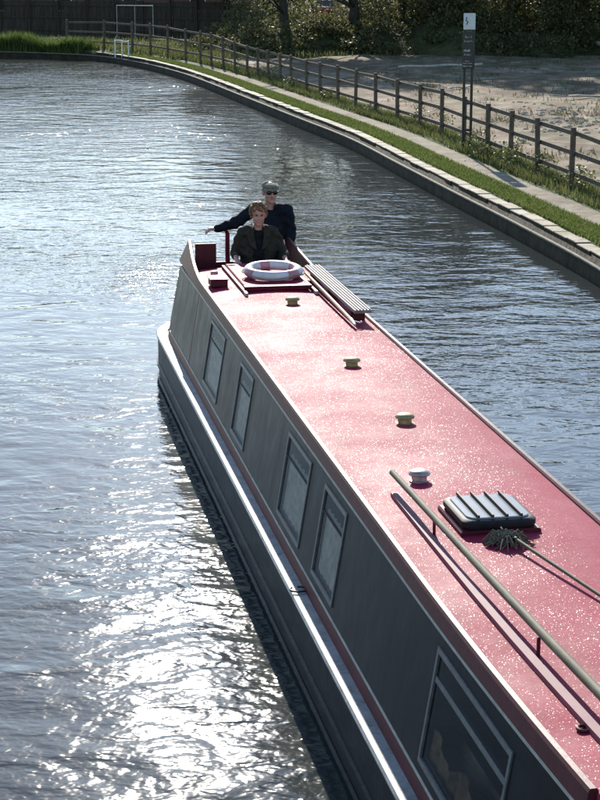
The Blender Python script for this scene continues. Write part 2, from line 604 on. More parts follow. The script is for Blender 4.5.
# ------------------------------------------------------------------ canal bank curve (water's edge, going away from the bridge)
KEY = [(6.3, -60), (6.2, -20), (6.1, 5), (5.95, 17), (5.62, 25.5), (5.13, 32), (4.40, 37.4), (3.46, 43.4), (2.58, 49.2), (1.48, 56.4), (0.0, 63.6),
       (-1.95, 73.0), (-4.35, 84.6), (-6.0, 91.6), (-8.4, 99.6), (-11.2, 106.2), (-14.2, 109.2), (-18, 111.2), (-27, 113.5), (-45, 116), (-110, 120)]


def catmull(K, step):
    out = []
    for i in range(len(K) - 1):
        p0 = Vector(K[max(i - 1, 0)]); p1 = Vector(K[i]); p2 = Vector(K[i + 1]); p3 = Vector(K[min(i + 2, len(K) - 1)])
        n = max(2, int((p2 - p1).length / 0.25))
        for k in range(n):
            s = k / n
            out.append(0.5 * ((2 * p1) + (p2 - p0) * s + (2 * p0 - 5 * p1 + 4 * p2 - p3) * s * s + (3 * p1 - p0 - 3 * p2 + p3) * s ** 3))
    out.append(Vector(K[-1]))
    acc = [0.0]
    for a, b in zip(out, out[1:]):
        acc.append(acc[-1] + (b - a).length)
    acc = np.array(acc)
    X = np.array([[q.x, q.y] for q in out])
    S_ = np.arange(0, acc[-1], step)
    return np.stack([np.interp(S_, acc, X[:, 0]), np.interp(S_, acc, X[:, 1])], 1)


BANK = catmull(KEY, 0.5)
TAN = np.gradient(BANK, axis=0)
TAN /= np.linalg.norm(TAN, axis=1, keepdims=True)
for _ in range(12):
    TAN[1:-1] = (TAN[:-2] + TAN[1:-1] * 2 + TAN[2:]) / 4
TAN /= np.linalg.norm(TAN, axis=1, keepdims=True)
NOR = np.stack([TAN[:, 1], -TAN[:, 0]], 1)          # towards the land
NB = len(BANK)
ARC = np.arange(NB) * 0.5


def bank_pt(s, off):
    x = np.interp(s, ARC, BANK[:, 0]) + np.interp(s, ARC, NOR[:, 0]) * off
    y = np.interp(s, ARC, BANK[:, 1]) + np.interp(s, ARC, NOR[:, 1]) * off
    return x, y


def arc_at_y(y):
    m = BANK[:, 0] > -12
    return float(np.interp(y, BANK[m, 1], ARC[m]))


def strip(name, offs_z, mat, i0=0, i1=NB, kind='structure', wob=None):
    P = np.zeros((i1 - i0, len(offs_z), 3))
    for j, (o, z) in enumerate(offs_z):
        off = np.full(i1 - i0, float(o))
        if wob and wob[j]:
            s = ARC[i0:i1]
            off += wob[j] * (np.sin(s * 1.7 + j) * .5 + np.sin(s * 4.3 + 2 * j) * .3 + np.sin(s * .53) * .5)
        P[:, j, :2] = BANK[i0:i1] + NOR[i0:i1] * off[:, None]
        P[:, j, 2] = z
    o = link(name, grid_mesh(name, P, mat))
    if kind:
        o['kind'] = kind
    return o


# ---- water: one sheet
g = G()
g.add([(-400, -200, 0), (300, -200, 0), (300, 125, 0), (-400, 125, 0)], [(0, 1, 2, 3)])
tag(g.build('canal_water', 'water'), kind='structure')

# ---- land strips
strip('grass_verge', [(0.33, 0.43), (0.41, 0.475), (0.6, 0.49), (0.85, 0.485), (1.06, 0.46)], 'turf', wob=[0, 0, 0, 0, .05])
strip('towpath', [(0.95, 0.452), (1.1, 0.462), (1.4, 0.458), (1.9, 0.464)], 'path')
strip('fence_verge', [(1.76, 0.458), (1.86, 0.49), (2.05, 0.50), (2.7, 0.50), (3.1, 0.49)], 'turf', wob=[.035, .035, 0, 0, 0.12])


def field_h(x, y):
    return 0.46 + 0.05 * np.sin(x * .9 + y * .3) + 0.06 * np.sin(x * .37 - y * .51 + 1) + 0.03 * np.sin(x * 2.1 + y * 1.3)


offs = np.concatenate([[2.6], np.arange(3.0, 14, 0.5), np.arange(14, 30, 1.0), [32, 36, 42, 50, 60, 80, 120, 200, 400, 900]])
P = np.zeros((NB, len(offs), 3))
for j, o in enumerate(offs):
    P[:, j, :2] = BANK + NOR * o
damp = np.clip((offs - 3.0) / 3.0, 0, 1)[None, :] * np.clip((300 - offs) / 200, 0, 1)[None, :]
P[:, :, 2] = 0.47 + (field_h(P[:, :, 0], P[:, :, 1]) - 0.46) * damp
tag(link('waste_ground', grid_mesh('waste_ground', P, 'waste_ground')), kind='structure')

# ---- canal wall, its ledge and the coping stones
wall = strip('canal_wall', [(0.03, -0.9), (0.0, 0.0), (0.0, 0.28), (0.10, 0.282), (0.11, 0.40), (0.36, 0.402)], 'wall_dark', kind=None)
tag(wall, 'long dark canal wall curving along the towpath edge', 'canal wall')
s0, s1 = arc_at_y(24), arc_at_y(106)
lg = strip('ledge', [(-0.012, 0.27), (-0.015, 0.300), (0.05, 0.306), (0.055, 0.27)], 'ledge_concrete', kind=None)
lg.parent = wall
s = s0
cs = random.Random(3)
while s < s1:
    L = cs.uniform(0.62, 0.95)
    dz = cs.uniform(-.012, .012)
    j = cs.uniform(-.012, .012)
    a = [bank_pt(s + 0.02, o) for o in (0.105 + j, 0.40 + j)]
    b = [bank_pt(s + L - 0.025, o) for o in (0.105 + j, 0.40 + j)]
    z0, z1 = 0.37, 0.462 + dz
    e = 0.015
    cx, cy = (a[0][0] + b[1][0]) / 2, (a[0][1] + b[1][1]) / 2
    ring = [a[0], b[0], b[1], a[1]]
    sh = lambda q, k: (cx + (q[0] - cx) * k, cy + (q[1] - cy) * k)
    g = G()
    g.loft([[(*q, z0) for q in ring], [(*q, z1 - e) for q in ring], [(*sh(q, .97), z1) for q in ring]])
    g.mi = [1, 1, 1, 1] + [0] * (len(g.f) - 4)  # side faces take the dark wall material: their shade is painted in
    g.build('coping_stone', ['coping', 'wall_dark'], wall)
    s += L

# ---- grass blades on the verges (stuff)
def verge_points(n, o0, o1, y0, y1, power=1.0):
    s = RNG.uniform(0, 1, n) ** power
    s = arc_at_y(y0) + s * (arc_at_y(y1) - arc_at_y(y0))
    o = RNG.uniform(o0, o1, n)
    x, y = bank_pt(s, o)
    return np.stack([x, y, np.full(n, 0.465)], 1)


pts = verge_points(95000, 0.40, 1.08, 26, 106, 1.3)
keep = (np.sin(pts[:, 0] * 2.3 + pts[:, 1] * 1.1) + RNG.normal(0, .8, len(pts))) > -1.0
V, F, T = blades(pts[keep], 0.085, 0.010, 0.6)
tag(link('verge_grass', fast_mesh('verge_grass', V, F, 'leaf_grass', T)), 'short green grass between the coping stones and the towpath', 'grass', kind='stuff')
pts = verge_points(42000, 1.82, 2.75, 30, 106, 1.2)
keep = (np.sin(pts[:, 0] * 1.3 + pts[:, 1] * .7) + RNG.normal(0, .7, len(pts))) > -.6
V, F, T = blades(pts[keep], 0.20, 0.012, 0.45)
tag(link('fence_grass', fast_mesh('fence_grass', V, F, 'leaf_weed', T)), 'rough taller grass growing along the foot of the rail fence', 'grass', kind='stuff')
# leafy weeds round the posts
cen = []
wr = random.Random(11)
for y in [41, 42.5, 44.2, 46.0, 47.1, 48.4, 49.2, 52, 56.5, 58, 62.5, 63.5, 69, 75, 80, 84, 88, 91]:
    o = wr.uniform(2.0, 2.8)
    x, yy = bank_pt(arc_at_y(y), o)
    H_ = wr.uniform(.25, .75)
    n = int(110 + 160 * H_)
    q = RNG.normal(0, 1, (n, 3)) * np.array([.16, .28, 0])
    q[:, 2] = RNG.uniform(0, 1, n) * H_
    q[:, :2] *= (0.5 + 0.9 * np.sin(np.pi * np.clip(q[:, 2:3] / H_, .05, .95)))
    cen.append(q + np.array([x, yy, .47]))
V, F, T = leaves(np.concatenate(cen), 0.085)
tag(link('fence_weeds', fast_mesh('fence_weeds', V, F, 'leaf_weed', T)), 'leafy weeds sprouting between the posts of the rail fence', 'weeds', kind='stuff')

# ------------------------------------------------------------------ post and rail fence
fence = empty('rail_fence', (*bank_pt(arc_at_y(44), 2.3), 0.46))
tag(fence, 'brown wooden post and three rail fence following the towpath', 'fence')
fl = Vector(fence.location)
POSTS = []
POST_Y = [28.8, 31.4, 34.2, 36.9, 39.6, 42.0, 44.7, 47.2, 49.5, 52.2, 54.9, 57.5, 60.2, 62.9, 65.7, 68.3, 71.2, 73.6, 76.6, 78.7, 81.2, 83.4, 85.6, 88.2, 90.6, 92.9, 95.0, 97.8, 101, 103.7, 'a', 'b', 'c']
pr = random.Random(5)
g = G()
for y in POST_Y:
    extra = 0.0
    if isinstance(y, str):
        extra = 2.6 * (1 + 'abc'.index(y))
        y = 103.7
    off = np.interp(y, [40, 60, 80, 95, 103], [2.33, 2.35, 2.3, 2.0, 1.9])
    sarc = arc_at_y(y - .3) + extra
    x, yy = bank_pt(sarc, off)
    hh = np.interp(y, [40, 60, 78, 86, 93, 103], [1.36, 1.36, 1.25, 1.3, 1.55, 1.66]) + pr.uniform(-.03, .03)
    tx, ty = np.interp(sarc, ARC, TAN[:, 0]), np.interp(sarc, ARC, TAN[:, 1])
    ang = math.atan2(ty, tx)
    POSTS.append((x, yy, hh, ang))
    g = G()
    g.box((-.065, -.05, -.1), (.065, .05, hh), 0.008)
    o = g.build('post', 'fence_wood', fence, loc=Vector((x, yy, .47)) - fl, rz=ang + pr.uniform(-.06, .06))
    o.rotation_euler[0] = pr.uniform(-.02, .02)
    o.rotation_euler[1] = pr.uniform(-.015, .015)
for (x0, y0, h0, a0), (x1, y1, h1, a1) in zip(POSTS, POSTS[1:]):
    n0 = Vector((math.sin(a0), -math.cos(a0), 0)) * .075
    n1 = Vector((math.sin(a1), -math.cos(a1), 0)) * .075
    for fr in (0.90, 0.58, 0.25):
        A = Vector((x0, y0, .47 + h0 * fr + pr.uniform(-.015, .015))) + n0 - fl
        B = Vector((x1, y1, .47 + h1 * fr + pr.uniform(-.015, .015))) + n1 - fl
        dr = (B - A).normalized()
        sd = Vector((dr.y, -dr.x, 0)).normalized() * .022
        up = Vector((0, 0, .048))
        A2, B2 = A - dr * .0 + dr * .003, B - dr * .003
        g = G()
        g.loft([[A2 - sd - up, A2 + sd - up, A2 + sd + up, A2 - sd + up], [B2 - sd - up, B2 + sd - up, B2 + sd + up, B2 - sd + up]])
        g.build('rail', 'fence_wood', fence)

# ------------------------------------------------------------------ sign on two posts
sg = empty('towpath_sign', (4.44, 50.6, .47), R(-2))
tag(sg, 'tall black two post towpath sign with white top panel', 'sign')
for sx_ in (-.10, .10):
    g = G().tube([(sx_, 0, -.1), (sx_, 0, 3.55)], .038, 10)
    g.build('post', 'sign_black', sg, True)
g = G().box((-.145, -.075, 3.20), (.165, -.045, 3.62), .006)
wp = g.build('white_panel', 'sign_white', sg)
g = G()
g.tube([(-.06, -.082, 3.52), (-.085, -.082, 3.44), (-.03, -.082, 3.40), (-.07, -.082, 3.33)], .012, 6)
g.build('dark_emblem', 'sign_black', wp)
g = G().box((-.165, -.072, 2.18), (.165, -.048, 3.16), .006)
bp = g.build('black_panel', 'sign_black', sg)
lr = random.Random(2)
for z, x0, x1, hh in ((2.98, -.12, .07, .06), (2.88, -.12, .10, .045), (2.63, -.13, .04, .06), (2.53, -.13, .06, .045), (2.37, -.14, .02, .03), (2.31, -.14, .10, .03), (2.24, -.14, .08, .03)):
    g = G()
    x = x0
    while x < x1:
        w = lr.uniform(.010, .020)
        if lr.random() < .82:
            h1 = hh * lr.choice([1, 1, .65, .65])
            g.box((x, -.076, z), (x + w * .4, -.072, z + h1))
            g.box((x + w * .45, -.076, z + lr.choice([0, .4, .6]) * h1), (x + w, -.072, z + h1 * lr.choice([.5, .8, 1])))
        x += w + .006
    g.build('lettering_line', 'sign_text', bp)
for z in (0.55, 1.25):
    g = G().box((-.13, -.055, z), (.13, -.04, z + .06), .005)
    g.build('brace', 'sign_black', sg)

# ------------------------------------------------------------------ debris on the waste ground
def stone_mesh(seed, r):
    rr = random.Random(seed)
    g = G()
    g.ball((0, 0, 0), (r, r * rr.uniform(.6, 1), r * rr.uniform(.35, .6)), 8, 5)
    g.v = [tuple(c * rr.uniform(.78, 1.15) for c in q) for q in g.v]
    return g
rubble = G()
rr = random.Random(21)
for k in range(380):
    if k < 330:
        x, y = rr.gauss(8.2, 1.0), rr.gauss(61, 3.2)
    else:
        x, y = rr.uniform(3, 16), rr.uniform(44, 78)
    if x < bank_pt(arc_at_y(min(y, 104)), 3.2)[0]:
        continue
    s_ = stone_mesh(k, rr.choice([.03, .04, .05, .07, .11]))
    z = float(field_h(x, y)) + .01
    rubble.add([(a + x, b + y, c + z) for a, b, c in s_.v], s_.f)
tag(rubble.build('rubble', 'pale_stone'), 'pale stone and concrete rubble scattered on the waste ground', 'rubble', kind='stuff')


pts = []
for k in range(260):
    x, y = rr.uniform(2, 26), rr.uniform(44, 101)
    if x < bank_pt(arc_at_y(min(y, 104)), 3.0)[0]:
        continue
    n = rr.randint(12, 60)
    q = RNG.normal(0, 1, (n, 3)) * np.array([rr.uniform(.15, .5), rr.uniform(.2, .9), 0])
    pts.append(q + np.array([x, y, float(field_h(x, y)) - .01]))
pts = np.concatenate(pts)
V, F, T = blades(pts, .16, .016, .8)
tag(link('field_grass', fast_mesh('field_grass', V, F, 'leaf_dry', T)), 'sparse dry tufts of grass scattered over the waste ground', 'grass', kind='stuff')


def lying(name, p0, p1, w, h_, mat, label, cat):
    a, b = Vector(p0), Vector(p1)
    o = empty(name, a)
    L = (b - a).length
    dr = (b - a).normalized()
    sd = Vector((dr.y, -dr.x, 0)).normalized()
    g = G()
    rings = []
    for k in range(9):
        q = dr * (L * k / 8)
        ww = w * (1 - .25 * k / 8) * (1 + .08 * math.sin(k * 2.2))
        rings.append([q + sd * ww * math.cos(s) + Vector((0, 0, h_ * math.sin(s) + .02 * math.sin(k * 1.7))) for s in [2 * math.pi * i / 9 for i in range(9)]])
    g.loft(rings)
    me = g.mesh(name, mat, True)
    COL.objects.unlink(o)
    bpy.data.objects.remove(o)
    o = link(name, me, loc=a)
    return tag(o, label, cat)


lying('fallen_log', (15.9, 109.0, 1.15), (16.4, 99.5, .95), .12, .12, 'bleached_log', 'bleached fallen log lying at the right edge of the thicket', 'log')
lying('timber_plank', (9.9, 70.5, .56), (13.0, 71.0, .56), .14, .035, 'bleached_log', 'pale timber plank lying flat on the waste ground', 'plank')
lying('fallen_branch', (4.6, 89.5, .60), (8.6, 90.5, .66), .05, .05, 'bleached_log', 'thin bleached branch lying in the shade behind the sign', 'branch')
lying('broken_plank', (5.2, 74.5, .55), (6.8, 76.2, .55), .11, .03, 'bleached_log', 'short broken plank on the waste ground behind the fence', 'plank')

# ------------------------------------------------------------------ mound and thicket
xs = np.arange(-5.5, 75, 0.5)
ys = np.arange(99, 124, 0.5)
X, Y = np.meshgrid(xs, ys, indexing='ij')


def mound_h(x, y):
    front = 101.5 + 0.8 * np.sin(x * .5) + 0.5 * np.sin(x * 1.3) - np.clip(-x - 1, 0, 8) * -.35
    rise = np.clip((y - front) / 4.5, 0, 1)
    rise = rise * rise * (3 - 2 * rise)
    back = 1 - np.clip((y - 112) / 8, 0, 1) * .5
    left = np.clip((x + 6.5) / 4.0, 0, 1)
    left = left * left * (3 - 2 * left)
    return .30 + rise * back * left * (1.55 + .2 * np.sin(x * .8 + 1) + .15 * np.sin(x * 1.9)) + .08 * np.sin(x * 2.3 + y * 1.7) * rise * left


tag(link('earth_mound', grid_mesh('earth_mound', np.stack([X, Y, mound_h(X, Y)], 2), 'mound_earth')), kind='structure')

# bramble / shrub thicket covering the mound: one mass
cl = []
tr = random.Random(31)
for k in range(430):
    x = tr.uniform(-5.5, 45)
    y = tr.uniform(102.0, 111)
    if x > 22 and tr.random() < .5:
        continue
    hh = float(mound_h(np.array(x), np.array(y)))
    if hh < .45:
        continue
    tall = tr.uniform(.25, .75)
    if y > 106 and x > 0.5:
        tall = tr.uniform(.4, 1.5)
    if 13 < x < 19 and y > 104:
        tall += .5
    if -2 < x < 4 and y > 104:
        tall = tr.uniform(.1, .35)
    n = int(150 + 170 * tall)
    q = RNG.normal(0, 1, (n, 3))
    q /= np.linalg.norm(q, axis=1, keepdims=True)
    q *= RNG.uniform(.5, 1.08, (n, 1)) ** .5
    q *= np.array([tr.uniform(.6, 1.2), tr.uniform(.6, 1.2), tall])
    q += np.array([x, y, hh + tall * .5])
    cl.append(q)
for k in range(190):
    x = tr.uniform(-4, 46)
    y = tr.uniform(111.5, 119)
    if .7 < x < 2.5 or 4.4 < x < 5.2:
        continue
    hh = float(mound_h(np.array(x), np.array(y)))
    tall = tr.uniform(1.2, 3.2) if x > 2 else tr.uniform(.8, 2.2)
    n = int(130 * tall + 100)
    q = RNG.normal(0, 1, (n, 3))
    q /= np.linalg.norm(q, axis=1, keepdims=True)
    q *= RNG.uniform(.4, 1.08, (n, 1)) ** .5
    q *= np.array([tr.uniform(.8, 1.4), tr.uniform(.8, 1.4), tall * .6])
    cl.append(q + np.array([x, y, hh + tall * .5]))
V, F, T = leaves(np.concatenate(cl), 0.16, 1.2, .75)
tag(link('bramble_thicket', fast_mesh('bramble_thicket', V, F, 'leaf_bramble', T)), 'dense dark green bramble thicket covering the mound behind the waste ground', 'thicket', kind='stuff')


# ------------------------------------------------------------------ trees
def tree_proto(seed, H_, spread, base, nleaf):
    rr = random.Random(seed)
    g = G()
    pts, rad = [], []
    bend = rr.uniform(-.5, .5), rr.uniform(-.4, .4)
    for k in range(9):
        s = k / 8
        pts.append((bend[0] * s * s + .07 * math.sin(k * 2 + seed), bend[1] * s * s + .05 * math.cos(k * 3), -.3 + (H_ * .8) * s))
        rad.append(.21 * (1 - .8 * s) + .03 + (.10 if k == 0 else 0))
    g.tube(pts, rad, 9)
    tips = []
    for b in range(17):
        s = rr.uniform(.14, .95)
        i = int(s * 8)
        p0 = Vector(pts[i])
        a = rr.uniform(0, 6.28)
        L = spread * rr.uniform(.5, 1.0) * (1.15 - .6 * s)
        mid = p0 + Vector((math.cos(a) * L * .5, math.sin(a) * L * .5, L * .30))
        end = p0 + Vector((math.cos(a) * L, math.sin(a) * L, L * .42 + rr.uniform(-.3, .5)))
        r0 = rad[i] * .45
        g.tube([p0, mid, end], [r0, r0 * .6, r0 * .25], 6)
        tips += [(mid + end) / 2, end]
        for t_ in range(2):
            e2 = mid + Vector((rr.uniform(-1, 1), rr.uniform(-1, 1), rr.uniform(.2, 1))) * L * .4
            g.tube([mid, e2], [r0 * .4, r0 * .12], 5)
            tips.append(e2)
    trunk = g.mesh('trunk', 'bark', True)
    tips = [q for q in tips if q.z > base]
    cen = []
    for q in tips:
        n = nleaf // len(tips)
        c = RNG.normal(0, 1, (n, 3))
        c /= np.linalg.norm(c, axis=1, keepdims=True)
        c *= RNG.uniform(.2, 1, (n, 1)) ** .6 * np.array([1.1, 1.1, .75]) * rr.uniform(.65, 1.25)
        cen.append(c + np.array(q))
    for k in range(10):
        s = rr.uniform(.4, 1.0)
        q = np.array([rr.gauss(0, spread * .35), rr.gauss(0, spread * .35), base + (H_ - base) * s])
        n = nleaf // 30
        c = RNG.normal(0, .6, (n, 3))
        cen.append(c + q)
    V, F, T = leaves(np.concatenate(cen), .34, 1.2, .75)
    crown = fast_mesh('crown', V, F, 'leaf_tree', T)
    return trunk, crown


PROTO = [tree_proto(1, 14, 4.4, 4.2, 11000), tree_proto(2, 16, 4.8, 4.8, 12000), tree_proto(3, 12, 4.0, 3.6, 10000)]
TREES = [
    (-0.9, 107.5, 0, 1.0, 'slim tree on the left end of the bramble mound'),
    (3.0, 108.0, 1, 1.05, 'thick dark trunked tree just right of the red car'),
    (5.9, 110.5, 2, 1.0, 'tree beside the blue car, half hidden by brambles'),
    (7.6, 109.0, 0, 1.1, 'tree behind the bramble mound to the left of the sign'),
    (9.4, 112.0, 1, .95, 'tree standing directly behind the top of the sign'),
    (12.0, 109.5, 2, 1.15, 'leafy tree on the mound just right of the sign'),
    (14.4, 112.5, 0, 1.05, 'tree deep in the thicket between the sign and the fallen log'),
    (17.0, 108.2, 1, 1.0, 'straight dark trunk rising behind the fallen log'),
    (20.5, 110.0, 2, 1.1, 'tree at the right edge of the thicket beyond the fallen log'),
    (24.5, 109.0, 0, 1.1, 'tall tree standing further right than the fallen log'),
    (29.0, 111.0, 1, 1.1, 'broad tree far to the right of the waste ground'),
    (-4.6, 123.5, 2, .9, 'small tree behind the tall board fence near the mound'),
]
for k, (x, y, pi_, sc_, lab) in enumerate(TREES):
    z = max(.45, float(mound_h(np.array(x), np.array(y))) - .1) if (y < 123) else .45
    r = empty('tree', (x, y, z), R(67 * k))
    r.scale = (sc_ * 1.12, sc_ * 1.12, sc_ * 0.84)
    tag(r, lab, 'tree', 'trees behind the waste ground')
    link('trunk', PROTO[pi_][0], r)
    link('crown', PROTO[pi_][1], r)

# far wood closing the view beyond the cars: one mass
cl = []
for k in range(330):
    x, y = tr.uniform(-45, 75), tr.uniform(184, 200)
    n = 130
    q = RNG.normal(0, 1, (n, 3))
    q /= np.linalg.norm(q, axis=1, keepdims=True)
    q *= RNG.uniform(.3, 1.05, (n, 1)) ** .5 * np.array([2.4, 2.0, 2.0])
    cl.append(q + np.array([x, y, .6 + tr.random() ** .8 * 9]))
V, F, T = leaves(np.concatenate(cl), .55, 1.2, .8)
tag(link('far_wood', fast_mesh('far_wood', V, F, 'leaf_tree', T)), 'distant dark wood closing the view beyond the parked cars', 'wood', kind='stuff')

# ------------------------------------------------------------------ tall board fence, reeds, building at the far left
bf = empty('board_fence', (-13, 126.5, .45))
tag(bf, 'tall dark close boarded wooden fence behind the reeds', 'fence')
bl = Vector(bf.location)
LINE = [(-36, 132), (-24, 129.5), (-16, 127.6), (-9, 125.0), (-2.2, 121.0)]
cum = [0]
for a, b in zip(LINE, LINE[1:]):
    cum.append(cum[-1] + math.dist(a, b))


def fl_pt(s):
    return Vector((np.interp(s, cum, [q[0] for q in LINE]), np.interp(s, cum, [q[1] for q in LINE]), .45))


s = 0.0
br = random.Random(8)
sec = 0
while s < cum[-1] - 2:
    a, b = fl_pt(s), fl_pt(s + 2.05)
    dr = (b - a).normalized()
    ang = math.atan2(dr.y, dr.x)
    hh = 2.42 - .08 * (sec % 3 == 1) + br.uniform(-.04, .04)
    g = G().box((-.07, -.12, -.1), (.07, .02, hh + .12), .01)
    g.build('post', 'board_wood', bf, loc=a - bl, rz=ang)
    g = G()
    x = .08
    while x < 1.95:
        w = br.uniform(.11, .15)
        dy = br.choice([.0, .018]) + br.uniform(0, .006)
        g.box((x, .03 + dy, .02), (min(x + w - .008, 1.99), .05 + dy, hh + br.uniform(-.03, .03)))
        x += w
    g.build('board_panel', 'board_wood', bf, loc=a - bl, rz=ang)
    for z in (.45, 1.25, 2.05):
        g = G().box((.075, -.03, z), (1.97, .028, z + .09), .008)
        g.build('rail', 'board_wood', bf, loc=a - bl, rz=ang)
    s += 2.05
    sec += 1
a = fl_pt(14.4)
b_ = fl_pt(15.6)
g = G().box((0, -.07, 1.42), (1.6, -.035, 1.53), .006)
g.build('lit_rail', 'lit_wood', bf, loc=a - bl, rz=math.atan2((b_ - a).y, (b_ - a).x))  # light falling on this rail is put into its paler wood colour
# reeds and rough grass on the far bank
n = 26000
sA = arc_at_y(103.0)
s_ = RNG.uniform(sA + 5.6, sA + 40, n)
o_ = np.abs(RNG.normal(0, .75, n)) + .02
x, y = bank_pt(s_, o_)
hmul = np.clip(1.05 - o_ * .16, .3, 1) * (.85 + .25 * np.sin(s_ * 1.3) * np.sin(s_ * .4 + 1))
base = np.stack([x, y, np.full(n, .3)], 1)
V, F, T = blades(base, 1.0, 0.028, .5)
V[:, 2] = .3 + (V[:, 2] - .3) * np.repeat(hmul, 5)
tag(link('reed_bed', fast_mesh('reed_bed', V, F, 'leaf_reed', T)), 'tall green reeds and rough grass along the far left bank', 'reeds', kind='stuff')
n = 16000
s_ = RNG.uniform(sA - 6, sA + 40, n)
o_ = RNG.uniform(1.2, 11, n)
x, y = bank_pt(s_, o_)
V, F, T = blades(np.stack([x, y, np.full(n, .45)], 1), .35, .03, .6)
tag(link('far_bank_grass', fast_mesh('far_bank_grass', V, F, 'leaf_weed', T)), 'rough grass between the reeds and the tall board fence', 'grass', kind='stuff')
# white hooped barrier
wb = empty('white_barrier', (-9.55, 103.0, .46), R(-24))
tag(wb, 'small white double hoop barrier beside the canal edge', 'barrier')
for x in (-.42, 0.0, .40):
    G().tube([(x, 0, -.1), (x, 0, .80)], .035, 8).build('post', 'white_paint', wb, True)
for x0, x1, z in ((-.385, -.035, .79), (.035, .365, .74)):
    G().tube([(x0, 0, z), (x1, 0, z)], .03, 8).build('top_bar', 'white_paint', wb, True)
# tall metal frame
mf = empty('metal_frame', (-10.15, 118.5, .45), R(-20))
tag(mf, 'tall thin grey metal frame standing before the board fence', 'frame')
for x in (-1.22, 0.0, 1.22):
    G().tube([(x, 0, -.1), (x, 0, 2.30)], .024, 8).build('upright', 'galvanised', mf, True)
for x0, x1 in ((-1.19, -.03), (.03, 1.19)):
    G().tube([(x0, 0, 2.27), (x1, 0, 2.27)], .024, 8).build('cross_bar', 'galvanised', mf, True)
# brick building
bb = empty('brick_building', (-10, 142, .45), R(-6))
tag(bb, 'dark red brick building rising behind the tall board fence', 'building')
G().box((-16, 0, -.2), (6, 9, 5.2)).build('wall', 'brick', bb)
g = G()
g.loft([[(-16.4, -.5, 5.203), (-16.4, 9.5, 5.203), (-16.4, 4.5, 8.2)], [(6.4, -.5, 5.203), (6.4, 9.5, 5.203), (6.4, 4.5, 8.2)]])
g.build('roof', 'slate', bb)
for x in (-12.5, -7.5, -2.5, 2.5):
    w_ = G().box((x - .6, -.03, 1.3), (x + .6, -.003, 2.9), .005).build('window', 'white_paint', bb)
    G().box((x - .52, -.045, 1.38), (x + .52, -.033, 2.82)).build('pane', 'car_glass', w_)

# ------------------------------------------------------------------ parked cars beyond the trees
def car(loc, rz, paint, label):
    r = empty('parked_car', loc, rz)
    tag(r, label, 'car', 'cars parked beyond the trees')
    prof = [(-2.1, .35), (-2.12, .75), (-1.95, .98), (-1.3, 1.0), (-.75, 1.02), (.9, 1.04), (1.7, 1.02), (2.05, .92), (2.1, .6), (2.05, .35)]
    g = G()
    g.loft([[(x, -.82, z) for x, z in prof], [(x * 1.0, -.85, z - .03) for x, z in prof], [(x, .85, z - .03) for x, z in prof], [(x, .82, z) for x, z in prof]])
    g.build('body', paint, r, True)
    cab = [(-.95, 1.02), (-.25, 1.45), (.85, 1.47), (1.55, 1.04)]
    g = G()
    g.loft([[(x, -.78 + (z - 1) * .3, z) for x, z in cab], [(x, .78 - (z - 1) * .3, z) for x, z in cab]])
    g.build('windows', 'car_glass', r)
    g = G().box((-.22, -.60, 1.458), (.82, .60, 1.50), .015)
    g.build('roof', paint, r)
    for x in (-1.3, 1.3):
        for y in (-.80, .80):
            w_ = G().tube([(x, y - .1, .32), (x, y + .1, .32)], .32, 16).build('wheel', 'black_rubber', r, True)
            G().tube([(x, y - .112, .32), (x, y + .112, .32)], .19, 12).build('rim', 'alloy', w_, True)
    for y in (-.6, .6):
        G().ball((-2.06, y, .72), (.07, .16, .09), 8, 6).build('headlight', 'white_paint', r, True)


car((2.4, 172, .47), R(75), 'car_red', 'red car parked beyond the trees, seen left of the thick trunk')
car((7.6, 168, .47), R(12), 'car_blue', 'blue car parked beyond the trees, seen above the brambles')

# ------------------------------------------------------------------ the narrowboat
PSI = R(9.869)
SS, CC = math.sin(PSI), math.cos(PSI)
UC, VC = 15.0, 3.39


def bw(u, v, z=0.0):
    return Vector((-SS * u + CC * v, CC * u + SS * v, z))


BOAT = empty('narrowboat', bw(UC, VC, 0), PSI)
tag(BOAT, 'long narrowboat with glittering red roof and black sides moving down the canal', 'boat')


def L(u, v, z):          # canal-survey (u, v, z) -> boat local
    return (v - VC, u - UC, z)


def width(u):
    if u > 24.4:
        return 1.04 * math.sqrt(max(0.0, 1 - ((u - 24.4) / 1.42) ** 2))
    if u < 9.0:
        return max(0.02, 1.04 * (1 - ((9.0 - u) / 4.6) ** 2.3)) if u > 4.4 else 0.02
    return 1.04


def gz(u):
    return .63 + (.30 * ((10 - u) / 5.6) ** 2 if u < 10 else 0)


US = [4.4, 4.5, 4.7, 5, 5.4, 5.9, 6.4, 7, 7.6, 8.2, 9] + [9 + k * .7 for k in range(1, 22)] + [24.4, 24.7, 25, 25.25, 25.45, 25.6, 25.7, 25.77, 25.81]
g = G()
rings = []
for u in US:
    w, z = width(u), gz(u)
    wl = max(.012, w - .035)
    rings.append([(-w, u - UC, z - .012), (-w - .0, u - UC, z - .36), (-w + .004, u - UC, z - .42), (-wl, u - UC, -.45), (wl, u - UC, -.45), (w - .004, u - UC, z - .42), (w, u - UC, z - .36), (w, u - UC, z - .012)])
g.loft(rings)
g.build('hull', 'hull_black', BOAT, True)


def rub(name, zf, t_, hgt, mat, cut=None):
    for sgn in (-1, 1):
        g = G()
        rg = []
        for u in US[2:]:
            w, z = width(u), zf(u)
            rg.append([(sgn * (w - .006), u - UC, z - hgt), (sgn * (w + t_), u - UC, z - hgt * .6), (sgn * (w + t_), u - UC, z + hgt * .6), (sgn * (w - .006), u - UC, z + hgt)])
        g.loft(rg)
        g.build(name, mat, BOAT)


rub('rubbing_strake', lambda u: .245 + (gz(u) - .63) * .8, .022, .022, 'hull_black')
rub('lower_strake', lambda u: .045, .016, .018, 'hull_black')
